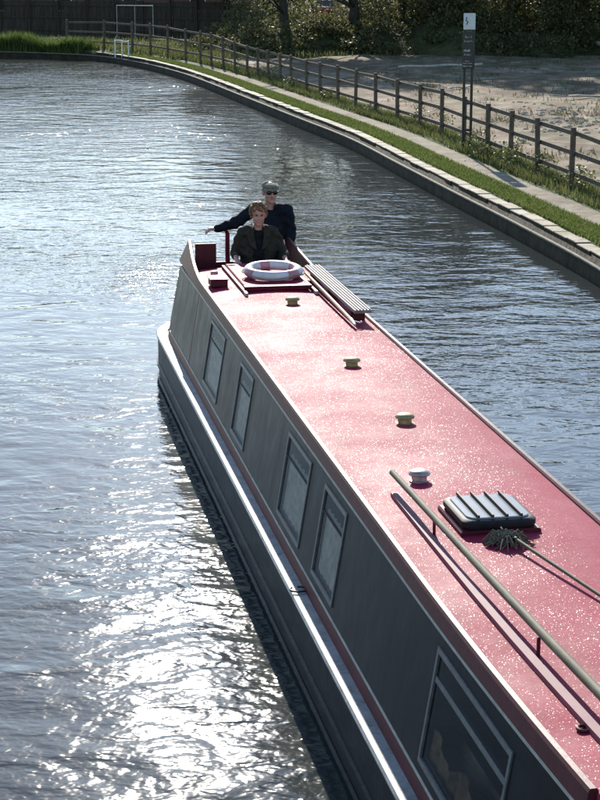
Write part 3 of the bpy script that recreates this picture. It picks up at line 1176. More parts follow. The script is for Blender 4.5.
# gunwale: strip round the whole boat
g = G()
for sgn in (-1, 1):
    rg = []
    for u in US:
        w = width(u)
        z = gz(u)
        wo, wi = w + .018, max(0.0, w - .125)
        uu = u - UC
        if u > 25.3:
            wi = max(0.0, w - .125 - (u - 25.3) * .9)
        rg.append([(sgn * wi, uu, z - .02), (sgn * (wo - .004), uu, z - .03), (sgn * wo, uu, z - .012), (sgn * (wo - .012), uu, z + .008), (sgn * wi, uu, z + .010)])
    g.loft(rg)
g.build('gunwale', 'gunwale_grey', BOAT, True)
# small rope loop on the gunwale
lp = [(L(13.86 + .06 * math.cos(s), 2.40 + .07 * math.sin(s), .655)) for s in [k * .4 for k in range(15)]]
G().tube(lp, .008, 6).build('rope_loop', 'black_rubber', BOAT, True)


def cw(z):               # cabin half width, leaning inwards
    return .94 - (z - .63) * .164


WIN = [(19.52, 20.66), (17.50, 18.34), (14.36, 15.42), (12.92, 13.74), (8.62, 10.15)]
WZ0, WZ1 = .84, 1.525
U0, U1 = 7.62, 22.95


def sheer(u):
    return .085 * max(0, (11.0 - u) / 3.3) ** 2 if u < 11 else 0.0


for sgn in (-1, 1):
    # side wall with real openings
    g = G()
    ub = sorted(set([U0, U1, 24.05] + [x for w in WIN for x in w] + [11.0, 10.2, 9.4, 23.5]))
    zb = [.765, WZ0, WZ1, 1.60]
    for a, b in zip(ub, ub[1:]):
        for z0, z1 in zip(zb, zb[1:]):
            if z0 == WZ0 and any(w0 <= a and b <= w1 for w0, w1 in WIN):
                continue
            q = []
            for th in (0.0, -.035):
                for u_, z_ in ((a, z0), (b, z0), (b, z1), (a, z1)):
                    q.append((sgn * (cw(z_) + th), u_ - UC, z_ + (sheer(u_) if z_ == zb[-1] else 0)))
            g.add(q, [(0, 1, 2, 3), (7, 6, 5, 4), (0, 4, 5, 1), (2, 6, 7, 3), (1, 5, 6, 2), (3, 7, 4, 0)])
    g.build('cabin_side', 'side_black', BOAT)

    def band(name, mat, z0, z1, pr_, u0=U0, u1=24.05, top=False):
        g = G()
        rg = []
        n = 44
        for k in range(n + 1):
            u = u0 + (u1 - u0) * k / n
            s = sheer(u) if z0 > 1 else 0
            rg.append([(sgn * (cw(z0) + pr_), u - UC, z0 + s), (sgn * (cw(z1) + pr_), u - UC, z1 + s), (sgn * (cw(z1) - .03), u - UC, z1 + s), (sgn * (cw(z0) - .03), u - UC, z0 + s)])
        g.loft(rg)
        return g.build(name, mat, BOAT)

    band('lower_band', 'band_red', .632, .742, .003)
    band('coach_line', 'cream_line', .7425, .7645, .004)
    band('coach_line', 'cream_line', 1.6005, 1.6225, .004)
    # red cantrail / handrail along the roof edge: rises and bends inwards towards the stern
    g = G()
    rg = []
    n = 60
    for k in range(n + 1):
        u = U0 - .1 + (24.08 - U0 + .1) * k / n
        q = max(0.0, (u - 21.9) / 2.15)
        up = .20 * q ** 1.7 + sheer(u)
        inn = .10 * q ** 1.8
        zt = 1.735 + up
        o = .765 - inn
        rg.append([(sgn * (cw(1.623) + .006), u - UC, 1.623 + sheer(u) + (0 if q == 0 else up * .25)), (sgn * (o + .004), u - UC, zt - .02), (sgn * (o - .004), u - UC, zt), (sgn * (o - .034), u - UC, zt + .002), (sgn * (o - .045), u - UC, zt - .01), (sgn * (o - .05), u - UC, 1.62 + sheer(u))])
    g.loft(rg)
    g.build('cantrail', 'band_red', BOAT)
    # red line where the cabin ends
    g = G()
    g.loft([[(sgn * (cw(z) + .004), 21.98 - UC, z), (sgn * (cw(z) + .004), 22.00 - UC, z), (sgn * (cw(z) - .01), 22.00 - UC, z), (sgn * (cw(z) - .01), 21.98 - UC, z)] for z in (.766, 1.599)])
    g.build('panel_line', 'rail_red', BOAT)

    # windows
    for wi, (a, b) in enumerate(WIN):
        def pt(u, z, out):
            return (sgn * (cw(z) + out), u - UC, z)

        g = G()
        fw = .022
        for (ua, ub_, za, zb_) in ((a - .012, b + .012, WZ1 - fw, WZ1 + .012), (a - .012, b + .012, WZ0 - .012, WZ0 + fw), (a - .012, a + fw, WZ0 + fw, WZ1 - fw), (b - fw, b + .012, WZ0 + fw, WZ1 - fw)):
            q = [pt(ua, za, .010), pt(ub_, za, .010), pt(ub_, zb_, .010), pt(ua, zb_, .010), pt(ua, za, -.03), pt(ub_, za, -.03), pt(ub_, zb_, -.03), pt(ua, zb_, -.03)]
            g.add(q, [(0, 1, 2, 3), (7, 6, 5, 4), (0, 4, 5, 1), (2, 6, 7, 3), (1, 5, 6, 2), (3, 7, 4, 0)])
        wo = g.build('window', 'aluminium', BOAT)
        zt = WZ1 - (.19 if wi < 4 else .19)
        tb_ = .035 if wi == 4 else .010
        g = G()
        q = [pt(a + fw, zt, .002), pt(b - fw, zt, .002), pt(b - fw, zt + tb_, .002), pt(a + fw, zt + tb_, .002), pt(a + fw, zt, -.02), pt(b - fw, zt, -.02), pt(b - fw, zt + tb_, -.02), pt(a + fw, zt + tb_, -.02)]
        g.add(q, [(0, 1, 2, 3), (7, 6, 5, 4), (0, 4, 5, 1), (2, 6, 7, 3), (1, 5, 6, 2), (3, 7, 4, 0)])
        g.build('transom', 'aluminium' if wi == 4 else 'black_rubber', wo)
        for za, zb_ in ((WZ0 + fw, zt), (zt + tb_, WZ1 - fw)):
            q = [pt(a + fw, za, -.004), pt(b - fw, za, -.004), pt(b - fw, zb_, -.004), pt(a + fw, zb_, -.004)]
            G().add(q, [(0, 1, 2, 3) if sgn > 0 else (3, 2, 1, 0)]).build('pane', 'window_glass', wo)
        if wi < 4:
            g = G()
            rg = []
            for k in range(25):
                u = a + .03 + (b - a - .06) * k / 24
                o = -.045 + .010 * math.sin(k * 1.6)
                rg.append([pt(u, WZ0 - .02, o), pt(u, zt + .01, o)])
            g.loft(rg, cap=False, closed=False)
            g.build('curtain', 'curtain', wo, True)
        else:
            g = G()
            g.loft([[pt(a + .1, WZ0 + .02, -.2), pt(b - .1, WZ0 + .02, -.2)], [pt(a + .1, WZ0 + .14, -.22), pt(b - .1, WZ0 + .14, -.22)]], cap=False, closed=False)
            g.build('window_shelf', 'pole_wood', wo)
            g = G()
            rg = []
            for k in range(25):
                u = a + .03 + (b - a - .06) * k / 24
                o = -.06 + .012 * math.sin(k * 1.9)
                rg.append([pt(u, WZ0 - .02, o), pt(u, WZ0 + .15 + .05 * math.sin(k * .6), o)])
            g.loft(rg, cap=False, closed=False)
            g.build('half_curtain', 'brown_fabric', wo, True)
# cabin inner lining (dark) and floor
g = G()
g.box(L(U0 + .05, VC - .70, .45), L(U1 - .15, VC + .70, .50))
g.build('cabin_floor', 'cabin_inside', BOAT)
G().box(L(U0 + .1, VC + .12, .51), L(U1 - .3, VC + .15, 1.70)).build('corridor_partition', 'cabin_inside', BOAT)
for u_ in (21.2, 19.0, 16.4, 11.4):
    G().box(L(u_, VC - .72, .51), L(u_ + .03, VC + .115, 1.69)).build('cross_partition', 'cabin_inside', BOAT)
# roof
g = G()
rg = []
n = 46
for k in range(n + 1):
    u = U0 - .12 + (U1 - U0 + .12) * k / n
    row = []
    for j in range(13):
        a = -1 + 2 * j / 12
        row.append((a * .73, u - UC, 1.712 + .045 * (1 - a * a) + sheer(u)))
    for j in range(13):
        a = 1 - 2 * j / 12
        row.append((a * .73, u - UC, 1.670 + .045 * (1 - a * a) + sheer(u)))
    rg.append(row)
g.loft(rg)
g.build('roof', 'roof_red', BOAT, True)
# bulkheads
g = G()
g.add([(-cw(.64) + .04, U0 + .02 - UC, .5), (cw(.64) - .04, U0 + .02 - UC, .5), (.72, U0 + .02 - UC, 1.74), (-.72, U0 + .02 - UC, 1.74),
       (-cw(.64) + .04, U0 + .06 - UC, .5), (cw(.64) - .04, U0 + .06 - UC, .5), (.72, U0 + .06 - UC, 1.74), (-.72, U0 + .06 - UC, 1.74)],
      [(0, 1, 2, 3), (7, 6, 5, 4), (0, 4, 5, 1), (1, 5, 6, 2), (2, 6, 7, 3), (3, 7, 4, 0)])
fb = g.build('front_bulkhead', 'dark_red', BOAT)
for x in (-.3, .3):
    G().box((x - .27, U0 - .02 - UC, .55), (x + .27, U0 + .017 - UC, 1.60), .01).build('front_door', 'band_red', fb)
g = G()
for x0, x1 in ((-.72, -.33), (.36, .72)):
    g.box((x0, U1 - .12 - UC, .5), (x1, U1 - .08 - UC, 1.665))
g.build('rear_bulkhead', 'dark_red', BOAT)
G().box(L(22.55, VC - .86, .74), L(24.6, VC + .86, .80)).build('stern_deck', 'dark_red', BOAT)
G().box(L(5.6, VC - .42, .40), L(7.7, VC + .42, .45)).build('well_deck', 'dark_red', BOAT)
g = G()
rg = []
for u in US[1:9]:
    w = max(.01, width(u) - .10)
    rg.append([(-w, u - UC, gz(u) + .004), (w, u - UC, gz(u) + .004), (w, u - UC, gz(u) - .02), (-w, u - UC, gz(u) - .02)])
g.loft(rg[:5])
g.build('fore_deck', 'band_red', BOAT)
# stern: dark door leaf standing open on the left, rounded bulwark
dr_ = G().box(L(23.38, 2.735, .82), L(23.42, 3.00, 1.985), .006).build('rear_door', 'dark_red', BOAT)
G().ball(L(23.36, 2.96, 1.5), .025, 8, 6).build('handle', 'brass', dr_, True)
g = G()
rg = []
for k in range(33):
    a = math.pi * k / 32
    def bpnt(z, inset, a=a):
        w = cw(z) - inset
        return (-w * math.cos(a), 24.05 - UC + (1.50 - inset) * math.sin(a), z)
    rg.append([bpnt(.632, 0), bpnt(1.42, .02), bpnt(1.42, .06), bpnt(.632, .04)])
g.loft(rg)
g.build('stern_bulwark', 'band_red', BOAT, True)
# tiller: upright swan neck and bar towards the steerer's hand
tp = [L(25.0, 3.36, .8), L(24.9, 3.35, 1.35), L(24.75, 3.325, 1.7), L(24.62, 3.31, 1.93), L(24.58, 3.285, 1.985), L(24.52, 3.22, 2.00)]
ti = G().tube(tp, [.034, .034, .032, .03, .026, .022], 10).build('tiller', 'rail_red', BOAT, True)
G().tube([L(24.52, 3.22, 2.0), L(24.46, 3.14, 2.015), L(24.40, 3.03, 2.03)], [.018, .021, .017], 10).build('handle', 'hook_wood', ti, True)
# sliding hatch and its runners
sh_ = G().box(L(21.18, 3.045, 1.752), L(22.9, 3.80, 1.80), .012).build('sliding_hatch', 'roof_red', BOAT)
G().box(L(21.10, 3.03, 1.79), L(21.20, 3.815, 1.815), .006).build('hatch_lip', 'band_red', sh_)
for v in (3.02, 3.825):
    G().box(L(20.98, v - .018, 1.745), L(22.92, v + .022, 1.782), .006).build('runner', 'dark_red', sh_)
    G().box(L(20.86, v - .018, 1.744), L(20.98, v + .018, 1.784), .005).build('runner_end', 'cream_line', sh_)
# box and pot at the left rear corner
bx = G().box(L(21.60, 2.705, 1.735), L(21.86, 2.905, 1.815), .008).build('roof_box', 'dark_red', BOAT)
G().box(L(21.58, 2.695, 1.815), L(21.88, 2.915, 1.832), .005).build('lid', 'rail_red', bx)
G().lathe([(.045, 0), (.045, .06), (.03, .07)], L(22.35, 2.84, 1.735), 14).build('roof_pot', 'ring_red', BOAT, True)
G().box(L(22.72, 3.05, 1.745), L(22.82, 3.16, 1.80), .01).build('windlass_block', 'black_rubber', BOAT)
# mushroom vents
VENTS = [(20.26, 3.44, 'brass'), (16.95, 3.44, 'brass'), (14.68, 3.425, 'brass'), (12.95, 3.135, 'worn_brass')]
for u, v, m in VENTS:
    c = L(u, v, 1.75)
    cap = G().lathe([(.050, .046), (.078, .048), (.083, .056), (.076, .070), (.052, .082), (.02, .086)], c, 24).build('vent_cap', m, BOAT, True)
    G().lathe([(.075, 0), (.075, .008), (.058, .012), (.055, .048)], c, 18).build('vent_stem', m, cap, True)
# skylight hatch with bars
hx0, hx1, hy0, hy1 = 3.09, 3.64, 11.56, 12.22
sk = G().box(L(hy0, hx0, 1.74), L(hy1, hx1, 1.782), .012).build('skylight', 'band_red', BOAT)


def rrect(x0, x1, y0, y1, z, r=.07, n=5):
    out = []
    for cx, cy, a0 in ((x1 - r, y1 - r, 0), (x0 + r, y1 - r, 90), (x0 + r, y0 + r, 180), (x1 - r, y0 + r, 270)):
        for k in range(n + 1):
            a = R(a0 + 90 * k / n)
            out.append((cx + r * math.cos(a) - VC, cy + r * math.sin(a) - UC, z))
    return out


a_, b_, c_, d_ = hx0 + .03, hx1 - .03, hy0 + .03, hy1 - .03
g = G().loft([rrect(a_, b_, c_, d_, 1.783), rrect(a_ - .01, b_ + .01, c_ - .01, d_ + .01, 1.80), rrect(a_ - .01, b_ + .01, c_ - .01, d_ + .01, 1.832), rrect(a_ + .005, b_ - .005, c_ + .005, d_ - .005, 1.845), rrect(a_ + .03, b_ - .03, c_ + .03, d_ - .03, 1.845)])
g.build('skylight_frame', 'black_rubber', sk, True)
g = G().loft([rrect(a_ + .028, b_ - .028, c_ + .028, d_ - .028, 1.846), rrect(a_ + .032, b_ - .032, c_ + .032, d_ - .032, 1.856)])
g.build('skylight_pane', 'hatch_glass', sk)
for k in range(4):
    x = a_ + (b_ - a_) * (k + 1) / 5
    G().box(L(c_ + .01, x - .007, 1.857), L(d_ - .01, x + .007, 1.878), .002).build('bar', 'black_rubber', sk)
# ring bolt near the front
rb = [(L(8.25 + .035 * math.cos(s), 2.845 + .035 * math.sin(s), 1.80)) for s in [k * 2 * math.pi / 14 for k in range(14)]]
G().tube(rb, .010, 8, closed=True).build('ring_bolt', 'dark_red', BOAT, True)

# droplets lying on the roof paint: beads of rain
# ------------------------------------------------------------------ loose things on the roof
def roof_thing(name, u, v, z, label, cat):
    o = empty(name, bw(u, v, z), PSI)
    return tag(o, label, cat)


rt = roof_thing('boat_pole', 10.5, 2.93, 1.75, 'long weathered wooden pole carried on brackets along the red roof', 'pole')
sh2 = sheer(8.3)
G().tube([(-.03, 2.30, .115), (.02, .0, .115), (.03, -1.2, .14), (.035, -2.6, .185)], [.023, .025, .027, .028], 12).build('shaft', 'pole_wood', rt, True)
for y in (1.18, -1.18, -2.4):
    zz = .0 if y > -1 else sheer(10.5 + y)
    G().box((-.004, y - .009, -.03 + zz), (.014, y + .009, .10 + zz), .002).build('bracket', 'dark_red', rt)
pk = roof_thing('narrow_plank', 10.4, 2.9, 1.74, 'narrow pinkish plank lying on the red roof under the wooden pole', 'plank')
g = G()
g.loft([[(-.045, y, -.02 + sheer(10.4 + y)), (.01, y, -.02 + sheer(10.4 + y)), (.01, y, .022 + sheer(10.4 + y)), (-.045, y, .022 + sheer(10.4 + y))] for y in (2.25, 1.0, 0, -.8, -1.5, -2.2, -2.55)])
g.build('board', 'plank_pink', pk)

mp = roof_thing('mop', 11.33, 3.345, 1.755, 'grey string mop with wooden handle lying beside the roof skylight', 'mop')
g = G()
mr = random.Random(4)
for k in range(210):
    a = mr.gauss(1.9, 1.15)
    l_ = mr.uniform(.05, .19)
    q0 = (mr.gauss(-.01, .03), mr.gauss(.01, .03), mr.uniform(.02, .085))
    e = (math.cos(a) * l_ * .95, math.sin(a) * l_ * .9, mr.uniform(0, .02))
    m_ = ((q0[0] + e[0]) / 2 + mr.uniform(-.02, .02), (q0[1] + e[1]) / 2 + mr.uniform(-.02, .02), mr.uniform(.015, .085))
    g.tube([q0, m_, e], [.005, .0055, .004], 4)
g.build('mop_head', 'mop_grey', mp, True)
G().tube([(.02, -.02, .055), (.24, -1.25, .035), (.30, -1.62, .03)], .0125, 10).build('handle', 'pole_wood', mp, True)
G().tube([(.012, .02, .05), (.03, -.08, .055)], [.022, .017], 10).build('ferrule', 'black_rubber', mp, True)

rg_ = roof_thing('lifebuoy', 21.80, 3.47, 1.818, 'round red and white lifebuoy lying flat on the sliding hatch', 'lifebuoy')
rg_.rotation_euler[0] = R(4)
NS = 48
g = G()
rings = []
for k in range(NS + 1):
    a = 2 * math.pi * k / NS
    rings.append([((.292 + .062 * math.cos(s)) * math.cos(a), (.292 + .062 * math.cos(s)) * math.sin(a), .062 + .058 * math.sin(s)) for s in [2 * math.pi * i / 14 for i in range(14)]])
g.loft(rings, cap=False)
mi = []
for k in range(NS):
    ang_ = 360 * k / NS
    red = any(abs((ang_ - c + 180) % 360 - 180) < 17 for c in (10, 100, 200, 305))
    mi += [1 if red else 0] * 14
g.mi = mi
g.build('ring', ['ring_white', 'ring_red'], rg_, True)
cords = []
for c0 in (10, 100, 200, 305):
    nxt = {10: 100, 100: 200, 200: 305, 305: 370}[c0]
    pts = []
    for k in range(9):
        a = R(c0 + (nxt - c0) * k / 8)
        rr_ = .358 + .012 * math.sin(math.pi * k / 8)
        pts.append((rr_ * math.cos(a), rr_ * math.sin(a), .07 - .025 * math.sin(math.pi * k / 8)))
    G().tube(pts, .007, 6).build('grab_line', 'rope', rg_, True)

gp = roof_thing('gangplank', 20.5, 4.0, 1.742, 'grey ribbed gangplank lying along the right roof edge', 'gangplank')
g = G()
g.loft([[(-.095, y, .10), (.085, y, .10), (.085, y, .135), (-.095, y, .135)] for y in (-1.40, 0, 1.62)])
pb = g.build('board', 'plank_grey', gp)
for k in range(5):
    x = -.075 + .035 * k
    G().box((x, -1.39, .1355), (x + .012, 1.61, .147)).build('rib', 'plank_grey', pb)
for y in (-1.1, .2, 1.3):
    G().box((-.08, y - .04, -.03), (.07, y + .04, .099), .006).build('support_block', 'dark_red', gp)
bh = roof_thing('boat_hook', 20.4, 3.88, 1.745, 'varnished wooden boat hook with steel tip beside the gangplank', 'boat hook')
G().tube([(.0, 1.5, .075), (-.02, 0, .07), (-.03, -1.42, .05)], .019, 10).build('shaft', 'hook_wood', bh, True)
hk = G().tube([(-.03, -1.40, .05), (-.035, -1.62, .04)], [.024, .012], 10).build('tip', 'steel', bh, True)
G().tube([(-.03, -1.48, .05), (.03, -1.55, .045), (.06, -1.50, .045), (.06, -1.44, .045)], [.012, .012, .010, .006], 8).build('hook', 'steel', hk, True)

# ------------------------------------------------------------------ people
def remeshed(g, voxel, smooth=4):
    me = g.mesh('tmp', 'skin')
    o = bpy.data.objects.new('tmp', me)
    COL.objects.link(o)
    m = o.modifiers.new('r', 'REMESH')
    m.mode = 'VOXEL'
    m.voxel_size = voxel
    m.use_smooth_shade = True
    if smooth:
        s = o.modifiers.new('s', 'SMOOTH')
        s.factor = .5
        s.iterations = smooth
    dg = bpy.context.evaluated_depsgraph_get()
    out = bpy.data.meshes.new_from_object(o.evaluated_get(dg))
    bpy.data.objects.remove(o)
    bpy.data.meshes.remove(me)
    return out


def put(me, name, mat, parent):
    me.name = name
    if 'cloth' in mat:                                # creases pulled into the fabric
        n = len(me.vertices)
        co = np.zeros(n * 3, dtype=np.float32)
        no = np.zeros(n * 3, dtype=np.float32)
        me.vertices.foreach_get('co', co)
        me.vertices.foreach_get('normal', no)
        co = co.reshape(-1, 3)
        no = no.reshape(-1, 3)
        w1 = np.sin(co[:, 0] * 23 + co[:, 2] * 31 + 2.2 * np.sin(co[:, 2] * 13 + co[:, 0] * 9))
        w2 = np.sin(co[:, 2] * 52 - co[:, 0] * 37 + 2.0 * np.sin(co[:, 1] * 21 + co[:, 0] * 17))
        me.vertices.foreach_set('co', (co + no * (w1 * .0065 + w2 * .0032)[:, None]).astype(np.float32).ravel())
        me.update()
    me.materials.clear()
    me.materials.append(M[mat])
    me.polygons.foreach_set('use_smooth', [True] * len(me.polygons))
    return link(name, me, parent)


def limb(g, pts, rad, n=12):
    """tapered limb with round joints"""
    g.tube(pts, rad, n)
    for q, r in zip(pts, rad):
        g.ball(q, r * 1.0, n, 8)


def hand(g, wrist, direction, normal, sc_=1.0, curl=.6, thumb_side=1):
    """palm plus five bent fingers; direction = wrist to knuckles, normal = back of the hand"""
    w = Vector(wrist)
    d = Vector(direction).normalized()
    nn = Vector(normal)
    nn = (nn - d * nn.dot(d)).normalized()
    s = d.cross(nn).normalized()
    rot = Matrix((s, d, nn)).transposed()
    g.ball(w + d * .045 * sc_, (.042 * sc_, .055 * sc_, .020 * sc_), 12, 8, rot)
    for k, (off, ln) in enumerate(((-.030, .068), (-.010, .078), (.010, .074), (.030, .058))):
        b = w + d * .080 * sc_ + s * off * sc_ * thumb_side
        ln *= sc_
        a1, a2, a3 = curl * .5, curl * 1.1, curl * 1.6
        p1 = b + (d * math.cos(a1) - nn * math.sin(a1)) * ln * .45
        p2 = p1 + (d * math.cos(a2) - nn * math.sin(a2)) * ln * .32
        p3 = p2 + (d * math.cos(a3) - nn * math.sin(a3)) * ln * .25
        limb(g, [b - d * .02, p1, p2, p3], [.0105 * sc_, .0098 * sc_, .009 * sc_, .008 * sc_], 8)
    tb = w + d * .022 * sc_ - s * .034 * sc_ * thumb_side
    t1 = tb + (d * .6 - s * thumb_side * .65 - nn * .35).normalized() * .042 * sc_
    t2 = t1 + (d * .85 - s * thumb_side * .25 - nn * .4).normalized() * .034 * sc_
    limb(g, [tb, t1, t2], [.014 * sc_, .0115 * sc_, .0095 * sc_], 8)


def head(g, c, H_, turn=0.0, tilt=0.0):
    """head of height H_ centred at c, facing -y"""
    rot = Matrix.Rotation(turn, 3, 'Z') @ Matrix.Rotation(tilt, 3, 'X')
    k = H_ / .24
    c = Vector(c)
    def at(x, y, z):
        return c + rot @ Vector((x * k, y * k, z * k))
    g.ball(at(0, .012, .035), (.078 * k, .096 * k, .088 * k), 18, 12, rot)
    g.ball(at(0, -.018, -.04), (.064 * k, .074 * k, .080 * k), 16, 12, rot)
    g.ball(at(0, -.062, -.092), (.030 * k, .028 * k, .024 * k), 12, 8, rot)
    for s in (-1, 1):
        g.ball(at(s * .040, -.060, -.022), (.026 * k, .026 * k, .024 * k), 10, 8, rot)
        g.ball(at(s * .080, .012, -.002), (.012 * k, .022 * k, .034 * k), 10, 8, rot)
        g.ball(at(s * .032, -.074, .036), (.030 * k, .018 * k, .011 * k), 10, 6, rot)
    g.tube([at(0, -.082, .022), at(0, -.099, -.006), at(0, -.106, -.024)], [.010 * k, .013 * k, .017 * k], 10)
    g.ball(at(0, -.102, -.026), .017 * k, 10, 8)
    return at, rot, k


# --- man at the tiller
man = empty('person', bw(24.40, 3.84, .80), PSI)
tag(man, 'person in dark jacket, flat tweed cap and sunglasses steering with outstretched arm', 'person')
g = G()
HC = (0.0, -.05, 1.69)
at, rot, k = head(g, HC, .275, 0.10, .07)
limb(g, [(0, .02, 1.42), (0, -.01, 1.60)], [.066, .060])
g.ball((0, .03, 1.22), (.185, .115, .24), 16, 12)
g.ball((0, .03, .98), (.165, .115, .18), 16, 12)
limb(g, [(-.20, .02, 1.43), (-.47, -.04, 1.305), (-.715, -.05, 1.235)], [.058, .046, .031])
hand(g, (-.715, -.05, 1.235), (-1, -.06, -.05), (.1, -.2, 1), 1.12, .95, -1)
limb(g, [(.20, .02, 1.43), (.27, .03, 1.15), (.22, -.17, .98)], [.058, .046, .031])
hand(g, (.22, -.17, .98), (-.4, -.8, -.3), (.5, -.3, .6), 1.05, .6, 1)
for s in (-1, 1):
    limb(g, [(s * .095, .03, .92), (s * .11, .01, .49), (s * .115, .05, .07)], [.088, .060, .042])
    g.ball((s * .125, -.05, .04), (.045, .125, .038), 12, 8)
put(remeshed(g, .008), 'body', 'skin', man)
g = G()
g.ball((0, .03, 1.20), (.215, .150, .27), 18, 12)
g.ball((0, .03, .96), (.205, .150, .22), 18, 12)
g.ball((-.15, .02, 1.445), (.135, .11, .095), 14, 10)
g.ball((.15, .02, 1.445), (.135, .11, .095), 14, 10)
g.tube([(0, .05, 1.34), (0, .045, 1.47)], [.145, .098], 16)
limb(g, [(-.225, .02, 1.445), (-.47, -.04, 1.300), (-.695, -.05, 1.238)], [.092, .078, .056])
limb(g, [(.225, .02, 1.445), (.285, .03, 1.14), (.232, -.155, .995)], [.094, .082, .060])
# trim the neck opening
me = put(remeshed(g, .012, 5), 'jacket', 'navy_cloth', man)
g = G()
rings = []
for j in range(22):
    a = R(-90 + 34 + 292 * j / 21)
    r0, r1 = .095, .115
    rings.append([(r0 * math.cos(a), .01 + r0 * math.sin(a) * .95, 1.47), (r1 * math.cos(a), .01 + r1 * math.sin(a), 1.47), (r1 * 1.02 * math.cos(a), .0 + r1 * 1.0 * math.sin(a), 1.545), (r0 * 1.05 * math.cos(a), .0 + r0 * 1.05 * math.sin(a), 1.545)])
g.loft(rings)
g.build('collar', 'navy_cloth', man, True)
g = G()
for s in (-1, 1):
    limb(g, [(s * .098, .03, .90), (s * .112, .01, .49), (s * .118, .05, .11)], [.112, .086, .070])
g.ball((0, .03, .92), (.18, .13, .11), 14, 8)
put(remeshed(g, .014, 4), 'trousers', 'trouser_cloth', man)
# cap
g = G()
cr = [at(0, 0, 0)]
rings = []
for z, r, off in ((.050, .098, .0), (.068, .108, -.014), (.084, .108, -.022), (.100, .090, -.012), (.112, .055, .01), (.115, .01, .012)):
    rings.append([at(r * .90 * math.cos(2 * math.pi * j / 24), off + .012 + r * 1.06 * math.sin(2 * math.pi * j / 24), z + (.012 if math.sin(2 * math.pi * j / 24) > 0 else 0)) for j in range(24)])
g.loft(rings)
cp_ = g.build('cap', 'cap_tweed', man, True)
g = G()
rings = []
for j in range(13):
    a = R(-160 + 140 * j / 12)
    ri = [at(.088 * math.cos(a), .008 + .098 * math.sin(a), .062), at(.092 * math.cos(a), -.02 + .135 * math.sin(a), .046), at(.092 * math.cos(a), -.02 + .135 * math.sin(a), .054), at(.088 * math.cos(a), .008 + .098 * math.sin(a), .076)]
    rings.append(ri)
g.loft(rings)
g.build('peak', 'cap_tweed', cp_, True)
g = G()
for s in (-1, 1):
    g.ball(at(s * .036, -.093, .016), (.032 * k, .010, .023 * k), 14, 8, rot)
    g.tube([at(s * .066, -.085, .022), at(s * .085, .0, .020)], .004, 6)
g.tube([at(-.012, -.100, .022), at(.012, -.100, .022)], .004, 6)
g.build('sunglasses', 'dark_glass', man, True)
g = G()
g.tube([at(-.028, -.079, -.052), at(0, -.086, -.058), at(.028, -.079, -.052)], [.004, .007, .004], 8)
g.build('mouth', 'lips', man, True)
g = G()
for s in (-1, 1):
    g.ball(at(s * .070, .03, .02), (.016 * k, .05 * k, .04 * k), 10, 8, rot)
g.ball(at(0, .07, .005), (.07 * k, .045 * k, .06 * k), 12, 8, rot)
g.build('hair', 'hair_grey', man, True)

# --- woman in front of him
wom = empty('person', bw(23.42, 3.535, .80), PSI)
tag(wom, 'smiling person with short ginger hair and olive jacket leaning on the roof edge', 'person')
g = G()
HC = (0.0, -.06, 1.530)
at, rot, k = head(g, HC, .270, -.06, .06)
limb(g, [(0, .01, 1.28), (0, -.02, 1.45)], [.058, .053])
g.ball((0, .02, 1.10), (.165, .115, .22), 16, 12)
g.ball((0, .02, .88), (.17, .125, .17), 16, 12)
limb(g, [(-.18, .01, 1.29), (-.295, .02, 1.045), (-.305, -.32, .985)], [.052, .041, .028])
hand(g, (-.305, -.32, .985), (.05, -1, -.02), (0, .05, 1), 1.05, .35, -1)
limb(g, [(.18, .01, 1.29), (.322, .02, 1.045), (.305, -.32, .985)], [.052, .041, .028])
hand(g, (.305, -.32, .985), (-.05, -1, -.02), (0, .05, 1), 1.05, .35, 1)
for s in (-1, 1):
    limb(g, [(s * .095, .02, .84), (s * .105, .0, .45), (s * .11, .04, .06)], [.088, .058, .040])
    g.ball((s * .115, -.05, .035), (.042, .115, .034), 12, 8)
put(remeshed(g, .008), 'body', 'skin_rosy', wom)
g = G()
g.ball((0, .02, 1.08), (.185, .133, .25), 18, 12)
g.ball((0, .02, .86), (.20, .145, .19), 18, 12)
g.ball((0, .0, 1.28), (.13, .09, .075), 14, 10)
put(remeshed(g, .012, 4), 'shirt', 'black_cloth', wom)
g = G()
for s in (-1, 1):
    g.ball((s * .115, .03, 1.08), (.125, .142, .25), 16, 12)
    g.ball((s * .12, .03, .86), (.125, .155, .20), 16, 12)
    g.ball((s * .135, .01, 1.315), (.118, .098, .085), 14, 10)
limb(g, [(-.195, .01, 1.31), (-.298, .02, 1.045), (-.30, -.10, 1.022)], [.078, .062, .052])
limb(g, [(.195, .01, 1.31), (.325, .02, 1.045), (.318, -.14, 1.018)], [.078, .062, .052])
put(remeshed(g, .012, 4), 'jacket', 'olive_cloth', wom)
g = G()
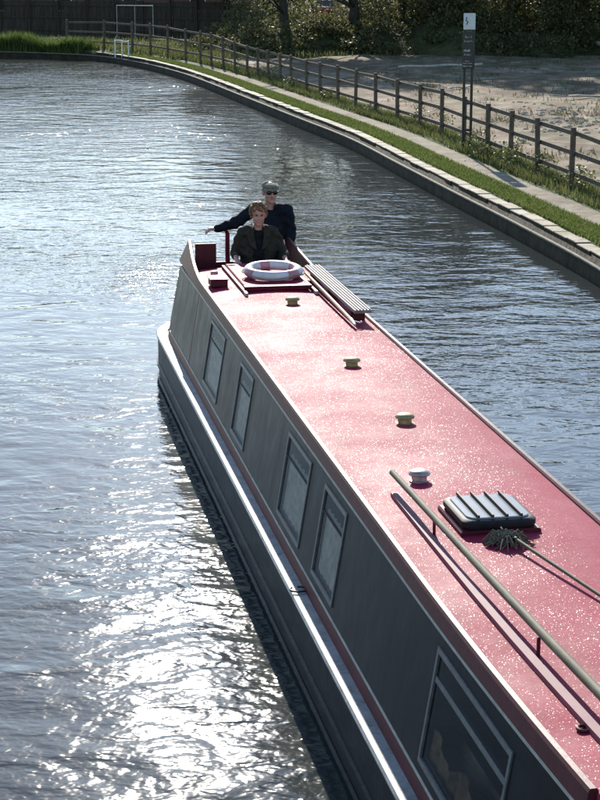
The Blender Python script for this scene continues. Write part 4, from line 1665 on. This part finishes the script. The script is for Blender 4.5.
for s in (-1, 1):
    g.loft([[(s * .03, -.125, 1.10), (s * .12, -.135, 1.16), (s * .12, -.118, 1.16), (s * .03, -.105, 1.10)],
            [(s * .055, -.120, 1.25), (s * .15, -.100, 1.28), (s * .15, -.085, 1.28), (s * .055, -.100, 1.25)],
            [(s * .075, -.070, 1.37), (s * .135, -.030, 1.385), (s * .13, -.01, 1.37), (s * .07, -.055, 1.36)],
            [(s * .060, .055, 1.42), (s * .10, .07, 1.40), (s * .095, .075, 1.37), (s * .06, .06, 1.38)]])
g.build('lapels', 'olive_cloth', wom, True)
g = G()
for s in (-1, 1):
    limb(g, [(s * .098, .02, .82), (s * .108, .0, .45), (s * .112, .04, .10)], [.115, .084, .066])
g.ball((0, .02, .84), (.18, .14, .10), 14, 8)
put(remeshed(g, .014, 4), 'trousers', 'trouser_cloth', wom)
g = G()
hr = random.Random(17)
for j in range(150):
    a = hr.uniform(0, 2 * math.pi)
    e = hr.uniform(-.35, 1.0)
    z = math.sin(e * 1.5) * .10
    r_ = math.cos(e * 1.4) * .098
    x, y = r_ * .92 * math.cos(a), .018 + r_ * 1.08 * math.sin(a)
    zz = .038 + z
    if y < -.045 and zz < .062:
        continue
    if zz < .0 and y < .01:
        continue
    g.ball(at(x, y, zz), hr.uniform(.017, .028), 7, 5)
g.ball(at(0, .035, .045), (.086 * k, .090 * k, .092 * k), 14, 10, rot)
put(remeshed(g, .007, 1), 'hair', 'hair_ginger', wom)
g = G()
for s in (-1, 1):
    g.ball(at(s * .031, -.083, .013), (.013 * k, .007, .008 * k), 10, 6, rot)
g.build('eyes', 'eye_dark', wom, True)
g = G()
g.tube([at(-.030, -.078, -.044), at(-.015, -.087, -.054), at(0, -.091, -.057), at(.015, -.087, -.054), at(.030, -.078, -.044)], [.004, .008, .010, .008, .004], 8)
mo = g.build('mouth', 'lips', wom, True)
g = G()
g.tube([at(-.020, -.088, -.050), at(0, -.098, -.054), at(.020, -.088, -.050)], [.003, .0055, .003], 8)
g.build('teeth', 'teeth', mo, True)
